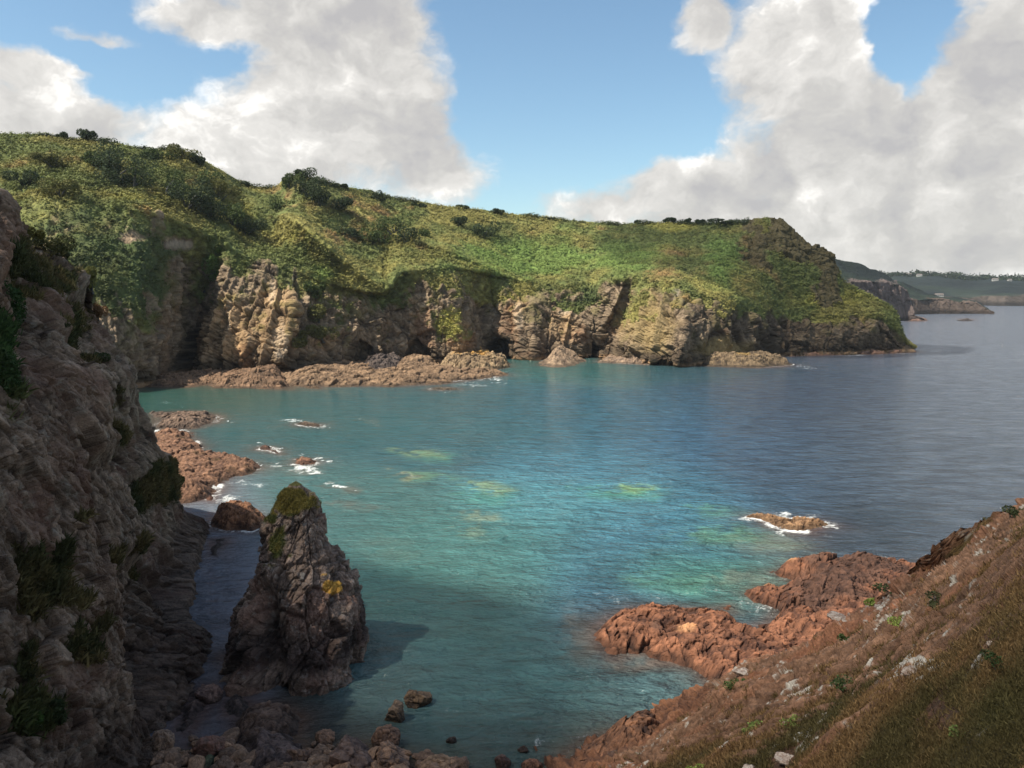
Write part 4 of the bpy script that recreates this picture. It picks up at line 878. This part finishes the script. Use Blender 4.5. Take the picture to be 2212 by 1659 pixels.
islet('rock', [(630, 1002), (650, 1006), (680, 1004), (692, 998), (675, 992), (635, 992)], 1.9, 2.6, C(.10, .05, .035), C(.34, .17, .10), 'rust brown rock in a wide skirt of foam, nearest foamy one on the left', 'rock', GI, 15, 1.5, 1, foam=1.2)
islet('rock', [(440, 1082), (462, 1084), (468, 1072), (450, 1066), (438, 1072)], .9, 1.6, C(.12, .05, .03), C(.34, .16, .10), 'small red rock awash beside the near cliff', 'rock', GI, 16, 1, 1, foam=1)
islet('rock', [(1612, 1118), (1640, 1122), (1668, 1140), (1700, 1148), (1745, 1151), (1775, 1140), (1795, 1136), (1760, 1124), (1700, 1122), (1660, 1114), (1625, 1112)], 1.5, 2.6, C(.18, .09, .045), C(.50, .30, .16), 'sunlit orange brown reef ringed with white surf, off the red rocks', 'rock', GI, 17, 2.0, 1.2, foam=1.3)
# red rocks
islet('red_rocks', [(1286, 1390), (1284, 1352), (1320, 1325), (1370, 1312), (1450, 1310), (1520, 1316), (1575, 1308), (1592, 1322), (1570, 1338), (1610, 1350), (1650, 1342), (1672, 1318), (1630, 1298), (1612, 1282), (1640, 1270), (1700, 1272), (1745, 1272), (1700, 1252), (1672, 1236), (1700, 1220), (1780, 1222), (1860, 1230), (1960, 1226), (2060, 1222), (2150, 1270), (2060, 1420), (1760, 1560), (1560, 1510), (1528, 1480), (1505, 1452), (1450, 1428), (1390, 1415), (1330, 1422), (1296, 1408)],
      2.2, 5, RED0, RED1, 'large mass of red orange rock reaching into the cove below the near slope', 'rocks', None, 18, 4.2, 1.15,
      bumps=[(1390, 1370, 80, 50, 1.0), (1520, 1370, 60, 30, .8), (1800, 1300, 80, 60, 3.0), (1760, 1245, 80, 16, 1.0), (1640, 1440, 80, 50, 1.6), (1900, 1260, 90, 40, 3.0), (1720,1350,60,40,1.5)],
      holes=[(1618, 1372, 26, 14, 3.6), (1638, 1325, 40, 14, 2.5), (1490, 1335, 20, 8, .8)],
      dark=[(1800, 1290, 110, 50, .9), (1900, 1250, 90, 40, .8), (1740, 1330, 80, 30, .5), (1420, 1385, 34, 26, .6)], res=.16, weed=.0, foam=.35, orange=[(1720, 1228, 60, 18, 1.2), (1850, 1222, 90, 16, .8), (1650, 1272, 40, 14, 1.1), (1480, 1385, 50, 16, .7), (1600, 1430, 60, 20, .4)], ocol=(.52, .27, .13))  # right-hand dark zones are painted shade, back orange patches painted sunlight
islet('red_rocks', [(1196, 1665), (1215, 1625), (1260, 1596), (1310, 1580), (1370, 1566), (1425, 1582), (1470, 1640), (1500, 1760), (1180, 1760)], 2.4, 4, C(.06, .035, .03), C(.36, .17, .09), 'dark red rocks at the foot of the near slope along the bottom edge', 'rocks', None, 19, 2.4, 1.1, bumps=[(1380, 1640, 80, 50, 2.5)], res=.1, dark=[(1310, 1590, 60, 14, .7)], foam=.5)
# rocks at the foot of the sea stack and in the channel
islet('rock', [(505, 1580), (500, 1545), (515, 1520), (560, 1520), (620, 1525), (655, 1545), (650, 1585), (600, 1605), (540, 1605)], 2.8, 3.0, C(.09, .06, .05), C(.26, .165, .12), 'big flat brown rock lying against the foot of the sea stack', 'rock', GI, 20, 2.0, 1.0, foam=0)
islet('rock', [(520, 1640), (520, 1590), (560, 1575), (630, 1580), (665, 1610), (660, 1660), (600, 1680), (540, 1680)], 2.6, 2.6, C(.08, .06, .06), C(.24, .165, .14), 'big grey brown rock in front of the flat one by the sea stack', 'rock', GI, 21, 1.8, 1.0, foam=0)
islet('rock', [(488, 1545), (482, 1515), (498, 1495), (530, 1500), (545, 1530), (520, 1550)], 1.8, 2, C(.06, .05, .05), C(.20, .14, .12), 'dark pointed rock at the left foot of the sea stack', 'rock', GI, 22, 1.3, 1.0, foam=0)
islet('rock', [(380, 1560), (400, 1500), (440, 1480), (474, 1490), (478, 1515), (455, 1525), (440, 1545), (410, 1590), (370, 1620)], 2.2, 2.4, C(.06, .045, .045), C(.20, .13, .11), 'dark rock at the foot of the near cliff in the channel', 'rock', GI, 23, 1.3, 1.0, foam=0)
islet('rock', [(466, 1422), (480, 1416), (520, 1420), (522, 1428), (490, 1430)], .7, 1.2, C(.07, .045, .04), C(.15, .10, .08), 'narrow rock bridging the channel between near cliff and sea stack', 'rock', GI, 24, .8, 1, foam=0)
islet('rock', [(455, 1165), (490, 1162), (495, 1172), (480, 1182), (470, 1200), (455, 1200)], 1.2, 2.0, C(.06, .045, .04), C(.16, .11, .09), 'dark low rock at the tip of the near cliff', 'rock', GI, 25, 1.0, 1, foam=.2)
# rubble beach along the bottom of the picture
islet('beach', [(330, 1640), (370, 1600), (440, 1598), (500, 1620), (560, 1630), (640, 1610), (700, 1618), (780, 1612), (860, 1640), (960, 1662), (1010, 1690), (1020, 1800), (300, 1800)], .7, 3, C(.10, .065, .045), C(.30, .20, .13), 'rubble shore', None, None, 29, 1.2, .8, res=.1, kind='structure', foam=0)
G0, G1_ = C(.10, .06, .045), C(.30, .17, .105)
big = [ # px, py, halfwidth px, halfheight px, c0, c1, label
 (900, 1512, 27, 18, C(.07, .045, .03), C(.22, .14, .08), 'brown weedy boulder standing in the water, right of a rounder one'),
 (857, 1543, 25, 22, C(.08, .055, .04), C(.25, .17, .11), 'rounded brown boulder standing in the water, left of the weedy one'),
 (835, 1600, 27, 24, G0, G1_, 'square red brown boulder at the water edge of the rubble'),
 (843, 1640, 40, 26, C(.09, .06, .05), C(.38, .22, .13), 'angular boulder with an orange brown top and dark side'),
 (758, 1640, 50, 34, C(.07, .045, .04), C(.20, .13, .10), 'broad dark boulder in the middle of the rubble'),
 (635, 1640, 30, 22, G0, G1_, 'rust brown boulder left of the broad dark one'),
 (1085, 1650, 17, 14, C(.06, .03, .025), C(.17, .09, .06), 'small dark red boulder alone in the shallows'),
 (1130, 1620, 12, 7, C(.07, .045, .035), C(.20, .12, .08), 'little brown stone awash, farthest right in the shallows'),
 (975, 1600, 10, 6, C(.05, .035, .03), C(.15, .10, .07), 'little dark stone awash beside the square boulder'),
 (456, 1618, 34, 26, G0, C(.24, .12, .09), 'dark red boulder below the channel mouth'),
 (350, 1612, 26, 26, C(.12, .08, .06), C(.33, .22, .15), 'pale brown boulder at the foot of the near cliff'),
 (447, 1648, 20, 10, C(.05, .07, .04), C(.13, .14, .08), 'green weedy boulder at the left of the rubble'),
 (700, 1600, 26, 12, C(.14, .08, .05), C(.36, .20, .12), 'flat orange brown slab at the back of the rubble'),
 (940, 1660, 34, 18, C(.14, .085, .05), C(.42, .26, .15), 'flat pale orange slab at the right end of the rubble'),
 (1150, 1655, 20, 10, C(.13, .06, .04), C(.34, .17, .10), 'red slab just under the surface near the bottom edge'),
 (447, 1500, 26, 22, C(.08, .05, .045), C(.24, .15, .12), 'rounded brown boulder at the cliff foot in the channel'),
]
for i, (bx, by, hw_, hh_, c0, c1, lab) in enumerate(big):
    w_ = WL(bx, by + hh_ * .55); s_ = w_[1] / 1640.
    rx = hw_ * s_; rz = hh_ * s_ * 1.15
    boulder('boulder', (w_[0], w_[1] + rx * .2, rz * .42), (rx * 1.05, rx * .9, rz), random.uniform(0, 3), 500 + i, c0, c1, 5, 11, .16, lab, 'boulder', 'larger boulders of the rubble shore', wetz=.9)
cnt = 0
while cnt < 280:
    bx = random.uniform(330, 1010); by = random.uniform(1598, 1720)
    if by < 1598 + max(0, (bx - 560)) * .11 or (500 < bx < 665 and by < 1640): continue
    if any(abs(bx - q[0]) < q[2] * .8 and abs(by - q[1]) < q[3] * .9 for q in big): continue
    w_ = WL(bx, by); r_ = random.choice([.4, .55, .7, .9, 1.15]) * random.uniform(.7, 1.2)
    t_ = random.random(); c1 = mixc(C(.22, .14, .10), C(.50, .30, .18), t_)
    tone_w = 'dark' if t_ < .33 else ('brown' if t_ < .66 else 'orange brown'); size_w = 'little' if r_ < .5 else ('middling' if r_ < .85 else 'large')
    lm = min(big[2:10] + big[10:13], key=lambda q: (q[0] - bx) ** 2 + (q[1] - by) ** 2); side = ('left' if bx < lm[0] else 'right') if abs(bx - lm[0]) > abs(by - lm[1]) else ('behind' if by < lm[1] else 'front')
    short = {835: 'the square red brown boulder', 843: 'the angular orange topped boulder', 758: 'the broad dark boulder', 635: 'the rust brown boulder', 1085: 'the lone dark red boulder', 1130: 'the stone awash', 975: 'the dark stone awash', 456: 'the dark red boulder', 350: 'the pale cliff foot boulder', 447: 'the green weedy boulder', 1150: 'the red slab', 900: 'the weedy boulder', 857: 'the rounded boulder', 700: 'the flat orange slab', 940: 'the pale orange slab'}[lm[0]]
    slab = size_w + ' ' + tone_w + ' rubble stone ' + {'left': 'left of ', 'right': 'right of ', 'behind': 'behind ', 'front': 'in front of '}[side] + short
    boulder('rubble_stone', (w_[0], w_[1], .45 + random.uniform(-.1, .25)), (r_, r_ * random.uniform(.6, 1), r_ * random.uniform(.45, .8)), random.uniform(0, 3), 900 + cnt, c1 * .4, c1, 3, 9, .14, slab, 'stone', 'stones of the rubble shore', wetz=.5)
    cnt += 1
for i, (bx, by, hw_, hh_, lab) in enumerate([(1975, 1455, 22, 14, 'pale lichened stone on the near slope, right of the middle'), (1700, 1640, 24, 12, 'large pale flat stone in the lower middle of the near slope'), (1620, 1672, 22, 14, 'white lichened stone on the bottom edge of the near slope'), (2140, 1393, 10, 8, 'small white stone at the right of the near slope'), (1590, 1435, 22, 8, 'flat pale slab on the slope rim above the inlet'), (1810, 1330, 26, 8, 'flat reddish slab on the slope rim by the red rocks')]):
    w_ = slope_at(bx, by); s_ = w_[1] / 1640.
    boulder('stone', (w_[0], w_[1], w_[2] + hh_ * s_ * .1), (hw_ * s_, hw_ * s_ * .8, hh_ * s_ * .8), random.uniform(0, 3), 700 + i, C(.25, .17, .13), C(.52, .45, .38), 4, 10, .12, lab, 'stone', 'stones on the near slope')

# ============================================================ SEA
azs = np.radians(np.concatenate([np.linspace(-180, -38, 40)[:-1], np.linspace(-38, 38, 900), np.linspace(38, 180, 40)[1:]]))
rad = np.concatenate([np.linspace(4, 66, 24)[:-1], 66 * np.exp(np.linspace(0, math.log(900 / 66.), 620))[:-1], 900 * np.exp(np.linspace(0, math.log(45), 60))])
A_, Rr = np.meshgrid(azs, rad); X, Y = Rr * np.sin(A_), Rr * np.cos(A_); Z = np.zeros_like(X)
pts = np.stack([X, Y, Z], -1).reshape(-1, 3); PX, PY = proj(pts)
front = pts[:, 1] > 20
mid = fbm(pts, 22, 4, 613); fine = fbm(pts, 5, 4, 623); vf = fbm(pts, 1.6, 4, 633)
def lin(r, g, b): 
    c = C(r, g, b) / 255.; return np.where(c < .04, c / 12.92, ((c + .055) / 1.055) ** 2.4)
base_keys = [ # px, py, colour, rx, ry, weight
 (2100, 720, lin(98, 108, 126), 300, 60, 1), (2150, 850, lin(90, 102, 120), 250, 120, 1), (2000, 1000, lin(66, 86, 106), 260, 150, 1), (2200, 1050, lin(72, 86, 104), 200, 120, 1), (1700, 850, lin(36, 62, 88), 260, 90, 1),  # open sea keys at the right lightened to carry its sheen
 (1450, 800, lin(10, 74, 84), 200, 26, 1), (1250, 800, lin(8, 92, 88), 130, 26, 1), (1250, 880, lin(10, 82, 106), 220, 60, 1), (900, 860, lin(14, 74, 84), 200, 34, 1), (420, 860, lin(10, 66, 58), 200, 32, 1),
 (700, 920, lin(18, 78, 84), 240, 50, 1), (1000, 940, lin(20, 84, 100), 220, 60, 1), (1450, 940, lin(16, 84, 122), 200, 70, 1), (1280, 1010, lin(34, 110, 136), 160, 50, 1.2), (1230, 1080, lin(46, 134, 148), 150, 50, 1.3), (1450, 1090, lin(22, 112, 138), 160, 60, 1),
 (1700, 1030, lin(34, 74, 104), 170, 80, 1), (1350, 1190, lin(24, 104, 128), 200, 70, 1), (1050, 1180, lin(40, 112, 110), 200, 80, 1), (760, 1100, lin(44, 100, 100), 170, 80, 1), (1900, 1130, lin(26, 52, 70), 130, 50, 1),
 (1280, 1310, lin(20, 84, 108), 120, 80, 1), (1000, 1340, lin(60, 116, 110), 160, 110, 1), (1100, 1480, lin(52, 110, 112), 180, 100, 1), (850, 1480, lin(64, 102, 104), 110, 90, 1), (1400, 1500, lin(56, 100, 106), 120, 60, 1), (1150, 1600, lin(64, 98, 92), 220, 70, 1), (700, 1580, lin(40, 52, 48), 160, 60, 1),
 (500, 1300, lin(98, 108, 126), 80, 150, 1.5), (450, 1530, lin(86, 94, 110), 80, 120, 1), (1500, 1240, lin(44, 120, 108), 130, 40, 1), (880, 1240, lin(46, 108, 102), 100, 80, .8)]  # first two keys hold the channel's sky reflection as painted colour
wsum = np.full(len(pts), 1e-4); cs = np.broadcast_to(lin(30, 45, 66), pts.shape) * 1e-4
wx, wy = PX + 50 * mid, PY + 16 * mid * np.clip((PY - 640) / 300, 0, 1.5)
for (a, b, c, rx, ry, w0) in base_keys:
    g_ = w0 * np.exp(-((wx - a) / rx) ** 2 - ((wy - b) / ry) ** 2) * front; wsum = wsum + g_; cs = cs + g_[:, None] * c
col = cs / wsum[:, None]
lum = col.mean(1, keepdims=True); col = lum + (col - lum) * .74; col = col * .90 + .010; col = col * (1 + .25 * sst(PY, 760, 830) * sst(PX, 1900, 1400))[:, None]; col = mixc(col, col * C(.85, 1.12, 1.0), .7 * sst(PY, 1050, 900) * sst(PX, 1750, 1250))
# submerged reefs seen through the water
wx, wy = PX + 55 * fine + 34 * vf, PY + 16 * fine + 9 * vf
for (a, b, rx, ry, c, k_) in [(905, 978, 44, 9, lin(150, 150, 88), .75), (930, 985, 60, 14, lin(90, 150, 120), .5), (885, 1030, 34, 9, lin(165, 135, 90), .75), (930, 1032, 62, 12, lin(110, 140, 90), .6), (1065, 1056, 44, 12, lin(165, 160, 95), .75), (1060, 1070, 70, 22, lin(85, 160, 130), .5), (1048, 1118, 40, 14, lin(150, 150, 115), .65), (1030, 1150, 36, 16, lin(140, 148, 115), .6), (1370, 1056, 56, 9, lin(170, 175, 85), .8), (1350, 1064, 90, 18, lin(85, 165, 115), .6),
    (1580, 1160, 110, 26, lin(105, 155, 95), .6), (1680, 1180, 90, 26, lin(130, 125, 95), .6), (1560, 1110, 60, 16, lin(100, 155, 110), .5), (1480, 1260, 120, 22, lin(95, 150, 120), .5), (1600, 1250, 70, 20, lin(125, 105, 85), .6),
    (740, 1053, 36, 10, lin(120, 85, 65), .65), (740, 1086, 44, 9, lin(105, 75, 60), .6), (800, 1098, 50, 8, lin(100, 80, 70), .55), (660, 1020, 50, 12, lin(120, 85, 65), .5), (560, 1010, 60, 14, lin(90, 75, 60), .4), (830, 1170, 60, 14, lin(100, 110, 100), .35), (860, 1200, 80, 16, lin(95, 105, 90), .35), (800, 912, 26, 5, lin(120, 110, 90), .5),
    (1290, 829, 70, 8, lin(100, 115, 105), .45), (460, 1140, 80, 12, lin(110, 75, 60), .5), (720, 1620, 200, 30, lin(85, 62, 42), .75), (960, 1640, 120, 30, lin(90, 75, 55), .55), (1130, 1585, 50, 14, lin(90, 75, 55), .3), (1260, 1380, 46, 60, lin(110, 85, 75), .7), (1400, 1440, 110, 18, lin(120, 70, 50), .7), (1620, 1400, 40, 30, lin(90, 60, 45), .5), (700, 840, 80, 7, lin(90, 75, 60), .6), (1500, 1040, 1, 1, lin(0, 0, 0), 0)]:
    c = np.array(c); c = c * .7 + .3 * C(.10, .22, .20); g_ = .85 * k_ * sst(np.exp(-((wx - a) / rx) ** 2 - ((wy - b) / ry) ** 2) * (1 + .5 * vf), .05, 1.0) * front; col = mixc(col, np.broadcast_to(c, col.shape), g_)
foam = np.zeros(len(pts)); shal = np.zeros(len(pts))
for w3, fo in ISL:
    x0, y0 = w3.min(0) - 14; x1, y1 = w3.max(0) + 14
    m = (pts[:, 0] > x0) & (pts[:, 0] < x1) & (pts[:, 1] > y0) & (pts[:, 1] < y1); ii = np.nonzero(m)[0]
    if not len(ii): continue
    sd = poly_sd(pts[ii, 0], pts[ii, 1], w3)
    k_ = np.clip(np.sqrt(np.hypot(w3[:, 0].mean(), w3[:, 1].mean()) / 130), .8, 2.)
    foam[ii] = np.maximum(foam[ii], fo * np.exp(np.minimum(sd, 0) / (1.1 * k_)) * (.55 + .8 * fine[ii]))
    shal[ii] = np.maximum(shal[ii], np.exp(np.minimum(sd, 0) / (2.2 * k_)))
col = mixc(col, np.broadcast_to(lin(104, 74, 58), col.shape), np.clip(shal * .6 + .15 * fine * shal, 0, .75))
for (a, b, rx, ry, k_) in [(1060, 818, 50, 5, .95), (1010, 829, 60, 5, .7), (1110, 808, 60, 3, .6), (960, 844, 40, 3, .7), (1720, 789, 28, 3, 1), (1700, 1118, 90, 8, 1.0), (1780, 1132, 40, 7, .8), (1640, 1128, 36, 6, .8), (1700, 1153, 34, 6, .9), (1760, 1150, 30, 5, .5), (655, 915, 40, 4, .8), (690, 919, 26, 4, .8), (590, 968, 34, 7, .8), (540, 968, 26, 4, .5), (600, 983, 40, 4, .5), (650, 1012, 60, 8, .95), (695, 992, 22, 5, .9), (560, 1004, 16, 5, .9), (520, 1040, 46, 10, .75), (480, 1075, 40, 16, .8), (490, 1095, 40, 12, .5), (720, 1047, 20, 4, 1), (480, 905, 16, 3, .9), (450, 880, 30, 2, .5), (500, 1142, 50, 6, .8), (560, 860, 40, 2, .5), (370, 873, 20, 2, .7),
    (1618, 1370, 30, 18, .85), (1640, 1310, 50, 20, .62), (1590, 1290, 60, 10, .45), (1400, 1290, 120, 8, .45), (1540, 1280, 90, 8, .45), (1700, 1225, 40, 5, .7), (1780, 1212, 90, 5, .7), (1900, 1205, 60, 4, .6), (1690, 1245, 16, 8, .6), (1165, 1605, 40, 18, .62), (1250, 1590, 30, 14, .5), (1000, 1610, 60, 18, .38), (1010, 1560, 34, 10, .35), (960, 1530, 24, 6, .5), (1260, 1460, 60, 40, .36), (1330, 1540, 60, 30, .30), (1280, 1620, 60, 30, .42), (800, 912, 26, 3, .6), (880, 1027, 16, 4, .6), (850, 973, 20, 2, .5), (820, 1190, 40, 8, .3), (1820, 1165, 60, 6, .35), (1340, 1300, 60, 20, .5), (1900, 765, 60, 1.5, .4), (1340, 788, 40, 1.5, .5), (2190, 665, 40, 2, .4)]:
    foam = np.maximum(foam, k_ * np.exp(-((wx - a) / rx) ** 2 - ((wy - b) / ry) ** 2) * front)
ywl = np.interp(PX, px, yw); shore = .75 * np.exp(-((PY - ywl - 2.0) / 2.2) ** 2) * (PX > 300) * (PX < 1985) * np.clip(.5 + 1.2 * mid, 0, 1)
foam = np.maximum(foam, shore)
foam = foam * front
chop = .25 + .75 * sst(PX + 200 * mid, 500, 1500); chop = np.maximum(chop, 1.1 * np.exp(-((PX - 480) / 90) ** 2 - ((PY - 1380) / 260) ** 2))
sw = .10 * fbm(pts * np.array([.6, 1, 1]), 6, 2, 653) * (Rr.ravel() < 1500)
pts[:, 2] = sw
m = bpy.data.materials.new('sea_water'); m.use_nodes = True; t = m.node_tree; t.nodes.clear(); b = NB(t)
g = b.n('ShaderNodeNewGeometry').outputs['Position']
colr = b.n('ShaderNodeAttribute', attribute_name='Col').outputs['Color']; fo = b.n('ShaderNodeAttribute', attribute_name='foam').outputs['Fac']; ch = b.n('ShaderNodeAttribute', attribute_name='chop').outputs['Fac']
mp = b.n('ShaderNodeMapping'); b.link(g, mp.inputs['Vector']); mp.inputs['Rotation'].default_value = (0, 0, R(-18)); mp.inputs['Scale'].default_value = (.55, 1.0, 1.0)
wv = mp.outputs[0]
h1 = b.noise(wv, .50, 3, .55, .3); h2 = b.noise(wv, 1.9, 5, .65, .3); h3 = b.noise(wv, .11, 2, .5)
hh = b.m('ADD', b.m('MULTIPLY', h1, b.m('ADD', b.m('MULTIPLY', ch, 2.6), .8)), b.m('MULTIPLY', h2, b.m('ADD', b.m('MULTIPLY', ch, .4), .6)))
hh = b.m('ADD', hh, b.m('MULTIPLY', h3, 1.2)); hh = b.m('ADD', hh, b.m('MULTIPLY', b.m('MULTIPLY', b.noise(wv, .17, 4, .6, .4), ch), 5.0))
bp = b.n('ShaderNodeBump'); bp.inputs['Strength'].default_value = 1.0; bp.inputs['Distance'].default_value = 1.0; b.link(hh, bp.inputs['Height'])
fmask = b.ss(b.m('ADD', b.m('MULTIPLY', b.noise(g, 1.3, 9, .78, .8), 1.25), b.m('MULTIPLY', fo, .50)), .86, 1.22)
fmask = b.m('MULTIPLY', fmask, b.ss(fo, .08, .3))
# noise varies the water colour; the stretched one paints in ripple light and dark
k = b.m('ADD', b.m('MULTIPLY', b.m('SUBTRACT', b.noise(wv, .5, 5, .65, .4), .5), .5), 1.0)
mp2 = b.n('ShaderNodeMapping'); b.link(g, mp2.inputs['Vector']); mp2.inputs['Rotation'].default_value = (0, 0, R(-18)); mp2.inputs['Scale'].default_value = (.35, 1.0, 1.0)
k = b.m('ADD', k, b.m('MULTIPLY', b.m('SUBTRACT', b.noise(mp2.outputs[0], .26, 4, .62, .3), .5), b.m('MULTIPLY', ch, 1.9)))
body = b.mix(1.0, colr, b.comb(k, k, k), 'MULTIPLY')
pr = b.n('ShaderNodeBsdfPrincipled'); b.link(body, pr.inputs['Base Color']); pr.inputs['Roughness'].default_value = .12; pr.inputs['IOR'].default_value = 1.33
b.link(bp.outputs[0], pr.inputs['Normal'])
fb_ = b.n('ShaderNodeBsdfDiffuse'); fb_.inputs[0].default_value = (.80, .82, .80, 1)
mx = b.n('ShaderNodeMixShader'); b.link(fmask, mx.inputs[0]); b.link(pr.outputs[0], mx.inputs[1]); b.link(fb_.outputs[0], mx.inputs[2])
o = b.n('ShaderNodeOutputMaterial'); b.link(mx.outputs[0], o.inputs[0])
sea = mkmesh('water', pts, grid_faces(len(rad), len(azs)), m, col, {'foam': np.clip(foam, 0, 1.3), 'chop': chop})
tag(sea, 'sea water, turquoise in the cove and slate blue outside', kind='structure')
# ============================================================ HAZE
def haze():
    L = 46000.; v = [(x, y, z) for z in (-7, 215) for y in (-L, L) for x in (-L, L)]
    f = [(0, 2, 3, 1), (4, 5, 7, 6), (0, 1, 5, 4), (2, 6, 7, 3), (0, 4, 6, 2), (1, 3, 7, 5)]
    m_ = bpy.data.materials.new('haze'); m_.use_nodes = True; t_ = m_.node_tree; t_.nodes.clear()
    pv = t_.nodes.new('ShaderNodeVolumePrincipled'); pv.inputs['Color'].default_value = (.80, .88, .97, 1); pv.inputs['Density'].default_value = .00003; pv.inputs['Anisotropy'].default_value = .2
    o_ = t_.nodes.new('ShaderNodeOutputMaterial'); t_.links.new(pv.outputs[0], o_.inputs['Volume'])
    o = mkmesh('haze', v, f, m_, smooth=False); tag(o, 'thin sea haze that pales the far coast', kind='stuff')
haze()
print('TOTAL VERTS', sum(len(o.data.vertices) for o in bpy.data.objects if o.type == 'MESH'))
